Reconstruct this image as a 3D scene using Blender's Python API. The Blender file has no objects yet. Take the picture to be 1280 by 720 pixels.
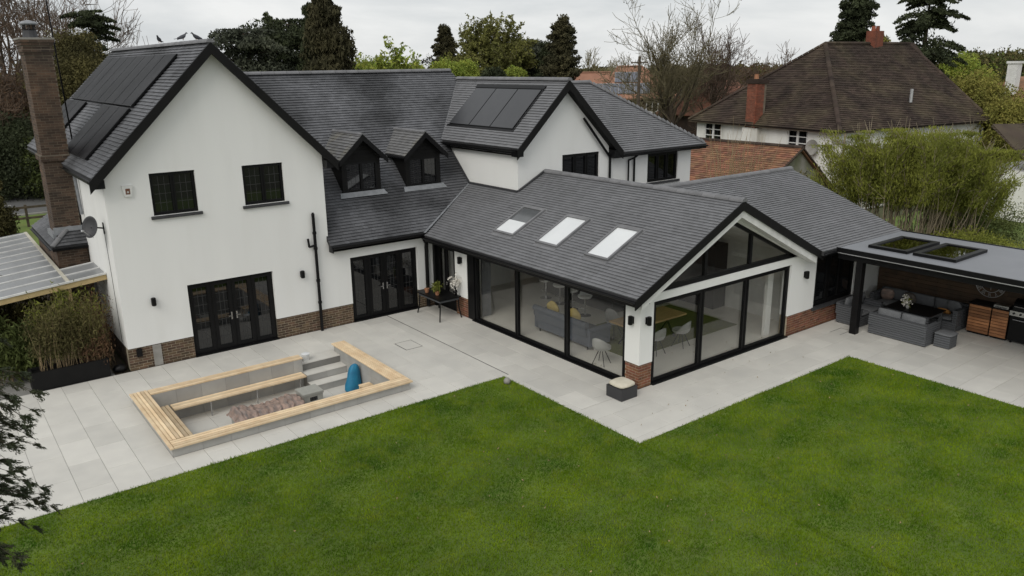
import bpy, math, random
import numpy as np
from mathutils import Vector, Matrix
random.seed(7)
RNG = np.random.default_rng(11)
sc = bpy.context.scene
COL = sc.collection

# ------------------------------------------------------------------ camera
F_PX, YAW, PITCH, ROLL = 985.6, 0.649964, 0.276519, -0.0130916
CAM = Vector((-3.9125, -22.4823, 8.0))
fw = Vector((math.sin(YAW)*math.cos(PITCH), math.cos(YAW)*math.cos(PITCH), -math.sin(PITCH)))
rt = Vector((math.cos(YAW), -math.sin(YAW), 0)); up = rt.cross(fw)
r2 = rt*math.cos(ROLL)+up*math.sin(ROLL); u2 = -rt*math.sin(ROLL)+up*math.cos(ROLL)
cd = bpy.data.cameras.new('camera'); co = bpy.data.objects.new('camera', cd); COL.objects.link(co)
cd.sensor_width = 36; cd.lens = 36*F_PX/1280; cd.clip_end = 3000; cd.clip_start = .1
mw = Matrix.Identity(4)
for i in range(3):
    mw[i][0], mw[i][1], mw[i][2], mw[i][3] = r2[i], u2[i], -fw[i], CAM[i]
co.matrix_world = mw
sc.camera = co

# ------------------------------------------------------------------ world, sun, exposure
SUN_EL, SUN_AZ = math.radians(42), math.radians(245)      # azimuth clockwise from +y: sun to the west-south-west
w = bpy.data.worlds.new('World'); sc.world = w; w.use_nodes = True
nt = w.node_tree; nt.nodes.clear()
N = nt.nodes.new; L = nt.links.new
out = N('ShaderNodeOutputWorld'); bg = N('ShaderNodeBackground'); L(bg.outputs[0], out.inputs[0])
sky = N('ShaderNodeTexSky'); sky.sky_type = 'NISHITA'; sky.sun_disc = False
sky.sun_elevation = SUN_EL; sky.sun_rotation = SUN_AZ
tc = N('ShaderNodeTexCoord'); mp = N('ShaderNodeMapping'); mp.inputs['Scale'].default_value = (1.0, 1.0, 4.6)
L(tc.outputs['Generated'], mp.inputs[0])
nz = N('ShaderNodeTexNoise'); nz.inputs['Scale'].default_value = 2.3; nz.inputs['Detail'].default_value = 7; nz.inputs['Roughness'].default_value = .55
nz.inputs['Distortion'].default_value = .25
L(mp.outputs[0], nz.inputs['Vector'])
cr = N('ShaderNodeValToRGB'); e = cr.color_ramp.elements
e[0].position = .34; e[0].color = (5.5, 5.8, 6.0, 1); e[1].position = .60; e[1].color = (8.5, 8.55, 8.5, 1)
L(nz.outputs['Fac'], cr.inputs[0])
mx = N('ShaderNodeMixRGB'); mx.inputs[0].default_value = .95
L(sky.outputs[0], mx.inputs[1]); L(cr.outputs[0], mx.inputs[2]); L(mx.outputs[0], bg.inputs[0])
bg.inputs[1].default_value = .1
sl = bpy.data.lights.new('sun', 'SUN'); so = bpy.data.objects.new('sun', sl); COL.objects.link(so)
sl.energy = 1.45; sl.angle = math.radians(38); sl.color = (1, .955, .88)
sdir = Vector((math.sin(SUN_AZ)*math.cos(SUN_EL), math.cos(SUN_AZ)*math.cos(SUN_EL), math.sin(SUN_EL)))
so.rotation_euler = sdir.to_track_quat('Z', 'Y').to_euler()
sc.view_settings.view_transform = 'Standard'; sc.view_settings.look = 'None'
sc.view_settings.exposure = 0.07; sc.view_settings.gamma = 1

# ------------------------------------------------------------------ materials
def newmat(name):
    m = bpy.data.materials.new(name); m.use_nodes = True
    nt = m.node_tree; nt.nodes.clear()
    o = nt.nodes.new('ShaderNodeOutputMaterial'); b = nt.nodes.new('ShaderNodeBsdfPrincipled')
    nt.links.new(b.outputs[0], o.inputs[0])
    return m, nt, b, o
def mat(name, c1, c2=None, scale=4.0, rough=.7, bump=0.0, bscale=40.0, rnd=0.0, c3=None, c3scale=.6, c3amt=.5, metal=0.0,
        spec=.5, stretch=(1,1,1), detail=5, coat=0.0, c3lo=.45, c3hi=.7, hue=0.0, trans=0.0):
    m, nt, b, o = newmat(name)
    N = nt.nodes.new; L = nt.links.new
    c2 = c2 or tuple(x*.8 for x in c1)
    geo = N('ShaderNodeNewGeometry'); mp = N('ShaderNodeMapping'); mp.inputs['Scale'].default_value = stretch
    L(geo.outputs['Position'], mp.inputs[0])
    n1 = N('ShaderNodeTexNoise'); n1.inputs['Scale'].default_value = scale; n1.inputs['Detail'].default_value = detail
    L(mp.outputs[0], n1.inputs['Vector'])
    r = N('ShaderNodeValToRGB'); r.color_ramp.elements[0].position = .3; r.color_ramp.elements[1].position = .7
    r.color_ramp.elements[0].color = (*c2, 1); r.color_ramp.elements[1].color = (*c1, 1)
    L(n1.outputs['Fac'], r.inputs[0]); colo = r.outputs[0]
    if c3:
        n3 = N('ShaderNodeTexNoise'); n3.inputs['Scale'].default_value = c3scale; n3.inputs['Detail'].default_value = 6
        L(mp.outputs[0], n3.inputs['Vector'])
        mr = N('ShaderNodeMapRange'); mr.inputs[1].default_value = c3lo; mr.inputs[2].default_value = c3hi
        mr.inputs[4].default_value = c3amt
        L(n3.outputs['Fac'], mr.inputs[0])
        mm = N('ShaderNodeMixRGB'); L(mr.outputs[0], mm.inputs[0]); L(colo, mm.inputs[1]); mm.inputs[2].default_value = (*c3, 1)
        colo = mm.outputs[0]
    if rnd > 0:
        at = N('ShaderNodeAttribute'); at.attribute_name = 'rnd'
        oi = N('ShaderNodeObjectInfo'); ad = N('ShaderNodeMath'); ad.operation = 'ADD'
        L(at.outputs['Fac'], ad.inputs[0]); L(oi.outputs['Random'], ad.inputs[1])
        fr = N('ShaderNodeMath'); fr.operation = 'FRACT'; L(ad.outputs[0], fr.inputs[0])
        hs = N('ShaderNodeHueSaturation')
        mr = N('ShaderNodeMapRange'); mr.inputs[3].default_value = 1-rnd; mr.inputs[4].default_value = 1+rnd
        L(fr.outputs[0], mr.inputs[0]); L(mr.outputs[0], hs.inputs['Value'])
        if hue:
            f2 = N('ShaderNodeMath'); f2.operation = 'MULTIPLY'; f2.inputs[1].default_value = 7.31; L(fr.outputs[0], f2.inputs[0])
            f3 = N('ShaderNodeMath'); f3.operation = 'FRACT'; L(f2.outputs[0], f3.inputs[0])
            m3 = N('ShaderNodeMapRange'); m3.inputs[3].default_value = .5-hue; m3.inputs[4].default_value = .5+hue
            L(f3.outputs[0], m3.inputs[0]); L(m3.outputs[0], hs.inputs['Hue'])
        L(colo, hs.inputs['Color']); colo = hs.outputs[0]
    L(colo, b.inputs['Base Color'])
    b.inputs['Roughness'].default_value = rough; b.inputs['Metallic'].default_value = metal
    b.inputs['Specular IOR Level'].default_value = spec
    b.inputs['Coat Weight'].default_value = coat
    if bump:
        n2 = N('ShaderNodeTexNoise'); n2.inputs['Scale'].default_value = bscale; n2.inputs['Detail'].default_value = 6
        L(mp.outputs[0], n2.inputs['Vector'])
        bp = N('ShaderNodeBump'); bp.inputs['Strength'].default_value = bump; bp.inputs['Distance'].default_value = .02
        L(n2.outputs['Fac'], bp.inputs['Height']); L(bp.outputs[0], b.inputs['Normal'])
    if trans:
        tr = N('ShaderNodeBsdfTranslucent'); L(colo, tr.inputs[0]); ms = N('ShaderNodeMixShader'); ms.inputs[0].default_value = trans
        L(b.outputs[0], ms.inputs[1]); L(tr.outputs[0], ms.inputs[2]); L(ms.outputs[0], o.inputs[0])
    return m
def glassmat(name, tint, fac=1.0, rough=.01):
    m, nt, b, o = newmat(name); nt.nodes.remove(b)
    N = nt.nodes.new; L = nt.links.new
    t = N('ShaderNodeBsdfTransparent'); t.inputs[0].default_value = (*tint, 1)
    g = N('ShaderNodeBsdfGlossy'); g.inputs['Roughness'].default_value = rough
    lw = N('ShaderNodeLayerWeight'); lw.inputs[0].default_value = .5
    pw = N('ShaderNodeMath'); pw.operation = 'POWER'; pw.inputs[1].default_value = 4.5; L(lw.outputs['Facing'], pw.inputs[0])
    mu = N('ShaderNodeMath'); mu.operation = 'MULTIPLY_ADD'; mu.inputs[1].default_value = .95*fac; mu.inputs[2].default_value = .045*fac; mu.use_clamp = True
    L(pw.outputs[0], mu.inputs[0])
    ms = N('ShaderNodeMixShader'); L(mu.outputs[0], ms.inputs[0]); L(t.outputs[0], ms.inputs[1]); L(g.outputs[0], ms.inputs[2])
    L(ms.outputs[0], o.inputs[0])
    return m
M = {}
M['render'] = mat('white_render', (.78,.783,.765), (.75,.753,.737), 1.2, .9, .25, 160, c3=(.64,.635,.605), c3scale=1.8, c3amt=.24, stretch=(1,1,.18), c3lo=.5, c3hi=.75)
M['render_old'] = mat('old_white_render', (.80,.80,.77), (.70,.69,.65), 1.5, .9, .4, 30, c3=(.36,.34,.28), c3scale=.8, c3amt=.7, stretch=(1,1,.35), c3lo=.52, c3hi=.75)
M['render_grey'] = mat('grey_render', (.30,.29,.26), (.20,.19,.15), 2, .95, .4, 30, c3=(.13,.14,.07), c3scale=.9, c3amt=.8)
M['tile_old'] = mat('weathered_slate_tile', (.145,.148,.160), (.085,.087,.094), 1.1, .62, .15, 60, rnd=.15, c3=(.034,.035,.038), c3scale=.55, c3amt=.9, c3lo=.44, c3hi=.62)
M['tile_new'] = mat('grey_slate_tile', (.175,.177,.187), (.15,.152,.160), 1.5, .6, .12, 60, rnd=.08, c3=(.13,.132,.138), c3scale=.5, c3amt=.7)
M['tile_moss'] = mat('mossy_slate_tile', (.17,.17,.172), (.12,.12,.122), 3, .75, .2, 60, rnd=.15, c3=(.19,.175,.12), c3scale=1.3, c3amt=.55, c3lo=.5, c3hi=.7)
M['ridge'] = mat('ridge_tile_grey', (.18,.18,.188), (.13,.131,.137), 4, .65, .1, 60, rnd=.12)
M['roof_under'] = mat('roof_felt', (.03,.03,.032), None, 4, .9)
M['black'] = mat('black_paint', (.0055,.0055,.006), (.004,.004,.0045), 4, .42, .05, 30, spec=.22)
M['black_matt'] = mat('black_board', (.0075,.0072,.007), (.005,.005,.005), 3, .65, .15, 20, spec=.2)
M['frame'] = mat('anthracite_frame', (.005,.005,.0055), (.0038,.0038,.0042), 4, .45, spec=.22)
M['sill'] = mat('dark_slate_sill', (.045,.046,.05), (.03,.03,.033), 6, .6, .1)
M['glass_dark'] = mat('dark_window_glass', (.006,.0065,.0075), (.004,.0045,.005), 1, .03, spec=.85)
M['glass'] = glassmat('clear_glass', (.95,.955,.95), 1.0)
M['glass_tint'] = glassmat('tinted_skylight_glass', (.22,.22,.20), 1.3, .03)
M['lead'] = mat('leading', (.05,.05,.05), None, 5, .5, spec=.3)
M['leadflash'] = mat('lead_flashing', (.26,.27,.29), (.18,.19,.2), 6, .5, .2)
M['blind'] = mat('white_blind', (.70,.72,.73), (.64,.66,.675), 1.2, .35, coat=.3, spec=.3)
M['blind_dark'] = mat('grey_glass', (.11,.115,.12), (.09,.095,.1), 5, .12)
M['solar'] = mat('solar_black', (.010,.010,.012), (.005,.005,.006), .9, .42, spec=.06, rnd=.2, c3=(.022,.022,.024), c3scale=.9, c3amt=.8)
M['solar_grey'] = mat('solar_grey', (.042,.043,.047), (.036,.037,.041), 3, .3, spec=.5, rnd=.06)
M['solar_blue'] = mat('solar_blue', (.15,.16,.19), (.11,.12,.145), 3, .3, spec=.3)
M['alu'] = mat('aluminium', (.55,.55,.56), None, 4, .4, metal=.6)
M['brick_red'] = mat('red_brick', (.20,.075,.038), (.13,.052,.03), 6, .88, .4, 60, rnd=.35, hue=.012)
M['brick_brown'] = mat('brown_brick', (.125,.078,.045), (.072,.046,.030), 5, .9, .4, 60, rnd=.4, hue=.015)
M['brick_dark'] = mat('old_brick', (.115,.068,.042), (.060,.040,.028), 4, .92, .5, 60, rnd=.4, c3=(.03,.026,.022), c3scale=1.0, c3amt=.7)
M['mortar'] = mat('mortar', (.40,.345,.25), (.26,.22,.16), 6, .95, .3, 60)
M['mortar_dark'] = mat('dark_mortar', (.19,.158,.118), (.10,.083,.062), 4, .95, .3, 60)
M['slab'] = mat('porcelain_paving', (.60,.585,.54), (.55,.535,.495), 2.2, .62, .08, 90, rnd=.065, c3=(.48,.47,.44), c3scale=.8, c3amt=.6, detail=9)
M['grout'] = mat('paving_joint', (.22,.215,.20), None, 4, .9)
M['slot'] = mat('drain_slot', (.05,.05,.05), None, 4, .8)
M['block'] = mat('grey_porcelain_cladding', (.40,.395,.375), (.33,.325,.31), 2.5, .7, .1, 60, rnd=.08, c3=(.28,.275,.26), c3scale=.9, c3amt=.5)
M['deck'] = mat('pale_timber_deck', (.76,.61,.41), (.64,.47,.29), 3, .65, .2, 30, rnd=.2, stretch=(1,1,1), c3=(.50,.35,.20), c3scale=3.5, c3amt=.4)
M['grass_base'] = mat('turf', (.11,.165,.018), (.06,.105,.010), .9, .95, .6, 25, c3=(.07,.085,.022), c3scale=2.5, c3amt=.5)
M['grass'] = mat('grass_blades', (.215,.310,.012), (.048,.125,.006), .85, .8, rnd=.12, c3=(.26,.32,.026), c3scale=2.1, c3amt=.7, c3lo=.50, c3hi=.72, spec=.1, hue=.006, detail=7, trans=.25)
M['rough_grass'] = mat('rough_grass', (.13,.19,.025), (.06,.10,.015), .8, .9, .5, 10, c3=(.10,.075,.03), c3scale=.4, c3amt=.5)
M['ground'] = mat('ground', (.06,.085,.025), (.05,.05,.025), .15, .95, .3, 3, c3=(.075,.055,.03), c3scale=.05, c3amt=.7)
M['asphalt'] = mat('asphalt', (.12,.12,.118), (.09,.09,.088), 2, .9, .3, 60)
M['roadpaint'] = mat('road_paint', (.7,.7,.68), None, 5, .8)
M['bark'] = mat('bark', (.10,.075,.05), (.05,.04,.028), 5, .95, .5, 20)
M['bark_pale'] = mat('pale_bark', (.30,.25,.17), (.16,.13,.085), 4, .9, .4, 20)
M['twig'] = mat('twigs', (.145,.10,.068), (.08,.055,.038), .7, .9, rnd=.2)
M['twig_olive'] = mat('olive_twigs', (.25,.215,.12), (.15,.13,.07), .6, .9, rnd=.25)
M['fol_dark'] = mat('dark_conifer_foliage', (.060,.072,.034), (.026,.033,.017), .5, .85, rnd=.4, spec=.2, trans=.1)
M['fol_brown'] = mat('brownish_conifer_foliage', (.078,.070,.034), (.036,.036,.018), .5, .85, rnd=.4, spec=.2)
M['fol_grey'] = mat('grey_green_cedar_foliage', (.085,.093,.062), (.040,.046,.033), .5, .85, rnd=.4, spec=.2)
M['fol_green'] = mat('spring_foliage', (.33,.38,.07), (.17,.22,.04), .4, .8, rnd=.35, spec=.2, trans=.25, hue=.02)
M['fol_birch'] = mat('birch_foliage', (.21,.21,.06), (.11,.115,.035), .5, .85, rnd=.35, spec=.2, trans=.2)
M['fol_mid'] = mat('mid_green_foliage', (.105,.125,.035), (.048,.065,.02), .5, .85, rnd=.4, spec=.2, trans=.15)
M['fol_yellow'] = mat('yellow_green_foliage', (.27,.25,.06), (.14,.14,.035), .6, .85, rnd=.35, spec=.2, trans=.2, hue=.015)
M['fol_willow'] = mat('willow_foliage', (.27,.285,.055), (.14,.16,.032), .6, .85, rnd=.35, spec=.2, trans=.35)
M['fol_olive'] = mat('olive_foliage', (.125,.11,.04), (.06,.055,.022), .5, .9, rnd=.4, spec=.2)
M['fol_russet'] = mat('russet_foliage', (.15,.085,.045), (.08,.048,.028), .9, .9, rnd=.4, spec=.2)
M['fol_near'] = mat('cypress_spray', (.060,.076,.036), (.03,.04,.021), 1.5, .75, rnd=.45, spec=.3, trans=.1, c3=(.07,.06,.03), c3scale=2)
M['straw'] = mat('dry_straw', (.36,.27,.15), (.22,.16,.09), 3, .9, rnd=.3)
M['nb_tile'] = mat('brown_clay_tile', (.068,.050,.040), (.036,.027,.023), .8, .9, .3, 30, rnd=.25, c3=(.12,.10,.06), c3scale=.45, c3amt=.45, hue=.01, spec=.15)
M['rust_tile'] = mat('rust_clay_tile', (.27,.12,.065), (.15,.075,.045), 1.8, .85, .3, 30, rnd=.3, c3=(.12,.085,.05), c3scale=.6, c3amt=.7, hue=.012)
M['orange_tile'] = mat('orange_clay_tile', (.33,.17,.11), (.24,.12,.08), .8, .85, .2, 10, rnd=.15)
M['brick_orange'] = mat('orange_brick', (.25,.075,.04), (.15,.05,.03), 3, .9, .3, 40, rnd=.25)
M['white_paint'] = mat('white_paint', (.74,.74,.72), None, 4, .5)
M['poly'] = glassmat('polycarbonate', (.62,.64,.66), 3.0, .22)
M['polyopal'] = mat('opal_polycarbonate', (.40,.41,.42), (.33,.34,.35), 1.2, .3, coat=.2, trans=.3, c3=(.33,.34,.34), c3scale=.8, c3amt=.5)
M['strip'] = mat('pale_cover_strip', (.52,.49,.41), (.42,.40,.33), 3, .6)
M['pine'] = mat('new_pine', (.55,.42,.21), (.44,.33,.16), 5, .7, .2, 40)
M['wicker'] = mat('grey_wicker', (.098,.103,.112), (.062,.066,.072), 30, .75, .9, 60, stretch=(1,1,4))
_nt = M['wicker'].node_tree; _b = _nt.nodes['Principled BSDF']; _w = _nt.nodes.new('ShaderNodeTexWave'); _w.bands_direction = 'Z'; _w.inputs['Scale'].default_value = 4.5; _w.inputs['Distortion'].default_value = .15
_g = _nt.nodes.new('ShaderNodeNewGeometry'); _nt.links.new(_g.outputs['Position'], _w.inputs[0]); _bp = _nt.nodes.new('ShaderNodeBump'); _bp.inputs['Distance'].default_value = .014; _nt.links.new(_w.outputs['Fac'], _bp.inputs['Height']); _nt.links.new(_bp.outputs[0], _b.inputs['Normal'])
M['cushion_grey'] = mat('grey_cushion', (.145,.15,.158), (.115,.12,.128), 10, .9, .2, 200)
M['cushion_dark'] = mat('dark_check_cushion', (.07,.06,.055), (.14,.12,.10), 14, .9, .2, 200)
M['cushion_orange'] = mat('orange_cushion', (.42,.20,.05), (.33,.15,.04), 10, .9, .2, 200)
M['cushion_cream'] = mat('cream_cushion', (.62,.58,.48), (.52,.48,.38), 6, .9, .3, 90)
M['cushion_yellow'] = mat('mustard_cushion', (.55,.42,.14), (.46,.34,.11), 10, .9, .2, 200)
M['sofa'] = mat('slate_blue_sofa', (.10,.11,.135), (.08,.09,.11), 6, .9, .3, 150)
M['shell'] = mat('grey_moulded_shell', (.36,.355,.34), (.33,.325,.31), 6, .5)
M['chrome'] = mat('chrome', (.6,.6,.6), None, 6, .2, metal=1)
M['floor'] = mat('pale_floor_tile', (.68,.65,.59), (.62,.59,.54), 1.5, .35, .03, 50, rnd=.03)
M['int_wall'] = mat('interior_white', (.80,.79,.75), None, 2, .8)
M['int_dark'] = mat('dark_units', (.03,.03,.034), (.022,.022,.025), 3, .4)
M['rug'] = mat('olive_rug', (.135,.145,.045), (.10,.11,.035), 6, .95, .5, 60)
M['oak'] = mat('oak_table', (.50,.33,.14), (.38,.24,.10), 3, .5, .1, 40, stretch=(1,6,1))
M['cedar_board'] = mat('cedar_board', (.42,.19,.08), (.26,.11,.045), 3, .55, .1, 40, rnd=.5)
M['dark_board'] = mat('dark_cladding_board', (.085,.050,.028), (.048,.030,.018), 3, .7, .2, 40, rnd=.25)
M['grp'] = mat('grey_roof_membrane', (.20,.208,.228), (.18,.188,.207), 1.5, .5, .06, 30, c3=(.19,.2,.215), c3scale=.9, c3amt=.5)
M['steel'] = mat('stainless', (.5,.5,.5), None, 6, .25, metal=.9)
M['blue'] = mat('turquoise_cover', (.012,.19,.33), (.008,.13,.25), 6, .55, .5, 18)
M['cover'] = mat('brown_cover', (.36,.25,.205), (.20,.15,.125), 9, .5, .4, 30, c3=(.12,.12,.12), c3scale=7, c3amt=.7, stretch=(1.6,.5,1))
M['stonebox'] = mat('stone_resin', (.33,.33,.30), (.29,.29,.265), 7, .85, .2, 60)
M['terracotta'] = mat('terracotta', (.36,.17,.09), None, 7, .85, .2)
M['flower'] = mat('white_petals', (.75,.72,.66), None, 9, .8)
M['plastic_yellow'] = mat('faded_yellow_plastic', (.55,.42,.13), None, 5, .6)
M['plastic_red'] = mat('dull_red_plastic', (.28,.05,.04), None, 5, .6)
M['bird'] = mat('pigeon_feathers', (.09,.095,.11), (.05,.05,.06), 20, .7)
M['concrete'] = mat('concrete', (.30,.29,.27), (.22,.21,.19), 4, .9, .3, 40)
M['manhole'] = mat('manhole_cover_edge', (.17,.165,.155), None, 4, .7)
M['lens'] = mat('lamp_lens', (.55,.55,.52), None, 9, .2)

# ------------------------------------------------------------------ mesh building
class B:
    """collects faces, builds ONE mesh; a value per face goes to attribute rnd"""
    def __init__(s): s.v = []; s.f = []; s.r = []
    def face(s, pts, r=0.0):
        i = len(s.v); s.v += [tuple(p) for p in pts]; s.f.append(tuple(range(i, i+len(pts)))); s.r.append(r)
    def hexa(s, p, r=0.0):      # p: 4 bottom + 4 top
        i = len(s.v); s.v += [tuple(q) for q in p]
        for f in ((3,2,1,0),(4,5,6,7),(0,1,5,4),(1,2,6,5),(2,3,7,6),(3,0,4,7)):
            s.f.append(tuple(i+k for k in f)); s.r.append(r)
    def box(s, x0, x1, y0, y1, z0, z1, r=0.0):
        if x0 > x1: x0, x1 = x1, x0
        if y0 > y1: y0, y1 = y1, y0
        if z0 > z1: z0, z1 = z1, z0
        s.hexa([(x0,y0,z0),(x1,y0,z0),(x1,y1,z0),(x0,y1,z0),(x0,y0,z1),(x1,y0,z1),(x1,y1,z1),(x0,y1,z1)], r)
    def cbox(s, c, size, r=0.0): s.box(c[0]-size[0]/2, c[0]+size[0]/2, c[1]-size[1]/2, c[1]+size[1]/2, c[2]-size[2]/2, c[2]+size[2]/2, r)
    def bar(s, a, b, wd, hg=None, upv=(0,0,1), r=0.0):
        a = Vector(a); b = Vector(b); hg = hg or wd; d = (b-a).normalized(); u = Vector(upv)
        if abs(d.dot(u)) > .98: u = Vector((1,0,0))
        sd = d.cross(u).normalized()*wd/2; u = sd.cross(d).normalized()*hg/2
        s.hexa([a-sd-u, a+sd-u, b+sd-u, b-sd-u, a-sd+u, a+sd+u, b+sd+u, b-sd+u], r)
    def tube(s, a, b, r0, r1=None, n=8, cap=True, r=0.0):
        a = Vector(a); b = Vector(b); r1 = r0 if r1 is None else r1; d = (b-a).normalized()
        u = Vector((0,0,1)) if abs(d.z) < .9 else Vector((1,0,0)); p = d.cross(u).normalized(); q = d.cross(p)
        i = len(s.v)
        for k in range(n):
            t = 2*math.pi*k/n; s.v.append(tuple(a+(p*math.cos(t)+q*math.sin(t))*r0))
        for k in range(n):
            t = 2*math.pi*k/n; s.v.append(tuple(b+(p*math.cos(t)+q*math.sin(t))*r1))
        for k in range(n): s.f.append((i+k, i+(k+1)%n, i+n+(k+1)%n, i+n+k)); s.r.append(r)
        if cap:
            s.f.append(tuple(i+k for k in range(n-1,-1,-1))); s.r.append(r); s.f.append(tuple(i+n+k for k in range(n))); s.r.append(r)
    def path(s, pts, rad, n=8, r=0.0):
        for a, b in zip(pts, pts[1:]): s.tube(a, b, rad, rad, n, True, r)
    def lathe(s, c, prof, n=16, r=0.0, sx=1, sy=1):      # prof: (radius, z)
        i = len(s.v)
        for (rr, z) in prof:
            for k in range(n):
                t = 2*math.pi*k/n; s.v.append((c[0]+rr*sx*math.cos(t), c[1]+rr*sy*math.sin(t), c[2]+z))
        for j in range(len(prof)-1):
            for k in range(n): s.f.append((i+j*n+k, i+j*n+(k+1)%n, i+(j+1)*n+(k+1)%n, i+(j+1)*n+k)); s.r.append(r)
        s.f.append(tuple(i+k for k in range(n-1,-1,-1))); s.r.append(r)
        m = i+(len(prof)-1)*n; s.f.append(tuple(m+k for k in range(n))); s.r.append(r)
    def prism(s, pts, off, r=0.0):      # polygon (3d points) extruded by off
        n = len(pts); i = len(s.v); off = Vector(off)
        s.v += [tuple(p) for p in pts]+[tuple(Vector(p)+off) for p in pts]
        s.f.append(tuple(range(i, i+n))); s.r.append(r); s.f.append(tuple(range(i+2*n-1, i+n-1, -1))); s.r.append(r)
        for k in range(n): s.f.append((i+k, i+n+k, i+n+(k+1)%n, i+(k+1)%n)); s.r.append(r)
    def blob(s, c, rad, n=10, m=7, jit=.0, r=0.0, sq=(1,1,1)):
        prof = []
        i = len(s.v)
        for j in range(m+1):
            ph = math.pi*j/m
            for k in range(n):
                t = 2*math.pi*k/n; q = 1+random.uniform(-jit, jit)
                s.v.append((c[0]+rad*sq[0]*q*math.sin(ph)*math.cos(t), c[1]+rad*sq[1]*q*math.sin(ph)*math.sin(t), c[2]-rad*sq[2]*q*math.cos(ph)))
        for j in range(m):
            for k in range(n): s.f.append((i+j*n+k, i+j*n+(k+1)%n, i+(j+1)*n+(k+1)%n, i+(j+1)*n+k)); s.r.append(r)
    def pillow(s, c, sx, sy, sz, rot=None, p=4.0, nu=12, nv=8, r=0.0):     # superellipsoid cushion
        i = len(s.v); rot = rot or Matrix.Identity(3)
        def pw(v, e): return math.copysign(abs(v)**e, v)
        for j in range(nv+1):
            ph = -math.pi/2+math.pi*j/nv
            for k in range(nu):
                t = 2*math.pi*k/nu; e = 2/p
                q = Vector((sx/2*pw(math.cos(ph), .55)*pw(math.cos(t), e), sy/2*pw(math.cos(ph), .55)*pw(math.sin(t), e), sz/2*math.sin(ph)))
                s.v.append(tuple(Vector(c)+rot@q))
        for j in range(nv):
            for k in range(nu): s.f.append((i+j*nu+k, i+j*nu+(k+1)%nu, i+(j+1)*nu+(k+1)%nu, i+(j+1)*nu+k)); s.r.append(r)
    def mesh(s, name, m=None, smooth=False):
        me = bpy.data.meshes.new(name); me.from_pydata(s.v, [], s.f)
        if any(s.r):
            a = me.attributes.new('rnd', 'FLOAT', 'FACE'); a.data.foreach_set('value', s.r)
        if m is not None: me.materials.append(M[m] if isinstance(m, str) else m)
        if smooth: me.polygons.foreach_set('use_smooth', [True]*len(me.polygons))
        me.update(); return me

def link(name, me, parent=None, loc=None, label=None, stuff=False, world=True):
    """world=True: mesh is in world coordinates whatever the parent's place"""
    o = bpy.data.objects.new(name, me); COL.objects.link(o)
    if loc is not None: o.location = loc
    if parent is not None:
        o.parent = parent
        if world: o.matrix_parent_inverse = Matrix.Translation(-wloc(parent))
    if label: o['label'] = label
    if stuff: o['kind'] = 'stuff'
    return o
_W = {}
def wloc(o):
    return _W.get(o.name, Vector((0,0,0)))
def build(name, b, m, parent=None, label=None, stuff=False, smooth=False):
    return link(name, b.mesh(name, m, smooth), parent, None, label, stuff)
def tag(o, label, cat, group=None):
    o['label'] = label; o['category'] = cat
    if group: o['group'] = group
    return o
def thing(name, label, cat, loc=(0,0,0), group=None):
    o = bpy.data.objects.new(name, None); COL.objects.link(o); o.location = loc; o.empty_display_size = .2
    _W[o.name] = Vector(loc)
    return tag(o, label, cat, group)
def lthing(name, label, cat, loc=(0,0,0), rot=0, group=None):    # parts built in LOCAL coordinates
    o = bpy.data.objects.new(name, None); COL.objects.link(o); o.location = loc; o.rotation_euler = (0,0,rot); o.empty_display_size = .2
    return tag(o, label, cat, group)
def structure(name, b, m, parent=None):
    o = build(name, b, m, parent)
    if parent is None: o['kind'] = 'structure'
    return o
def dup(root, loc, rot, label):
    c = root.copy(); COL.objects.link(c); c.location = loc; c.rotation_euler = (0,0,rot); c['label'] = label
    for ch in list(root.children):
        d = ch.copy(); COL.objects.link(d); d.parent = c
        for g in list(ch.children):
            k = g.copy(); COL.objects.link(k); k.parent = d
    return c

class Fr:
    """vertical wall frame: u along wall, n outward, z up"""
    def __init__(s, O, U, Nn): s.O = Vector(O); s.U = Vector(U); s.N = Vector(Nn)
    def p(s, u, n, z): return s.O+s.U*u+s.N*n+Vector((0,0,z))
    def box(s, b, u0, u1, n0, n1, z0, z1, r=0.0):
        P = s.p; q = [P(u0,n0,z0),P(u1,n0,z0),P(u1,n1,z0),P(u0,n1,z0)]
        if s.U.cross(s.N).z*(u1-u0)*(n1-n0) < 0: q = q[::-1]
        b.hexa(q+[x+Vector((0,0,z1-z0)) for x in q], r)
SOUTH = Fr((0,0,0),(1,0,0),(0,-1,0))
WEST = Fr((0,0,0),(0,1,0),(-1,0,0))
def sframe(y): return Fr((0,y,0),(1,0,0),(0,-1,0))
def wframe(x): return Fr((x,0,0),(0,1,0),(-1,0,0))

def wall_holes(b, F, u0, u1, z0, z1, holes, t=.28):
    us = sorted({u0,u1,*[h[0] for h in holes],*[h[1] for h in holes]}); zs = sorted({z0,z1,*[h[2] for h in holes],*[h[3] for h in holes]})
    us = [u for u in us if u0 <= u <= u1]; zs = [z for z in zs if z0 <= z <= z1]
    for a, c in zip(us, us[1:]):
        run = None
        for d, g in zip(zs, zs[1:]):
            um, zm = (a+c)/2, (d+g)/2
            if any(h[0] < um < h[1] and h[2] < zm < h[3] for h in holes):
                if run: F.box(b, a, c, -t, 0, run[0], run[1]); run = None
            else: run = (run[0], g) if run else (d, g)
        if run: F.box(b, a, c, -t, 0, run[0], run[1])

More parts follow.
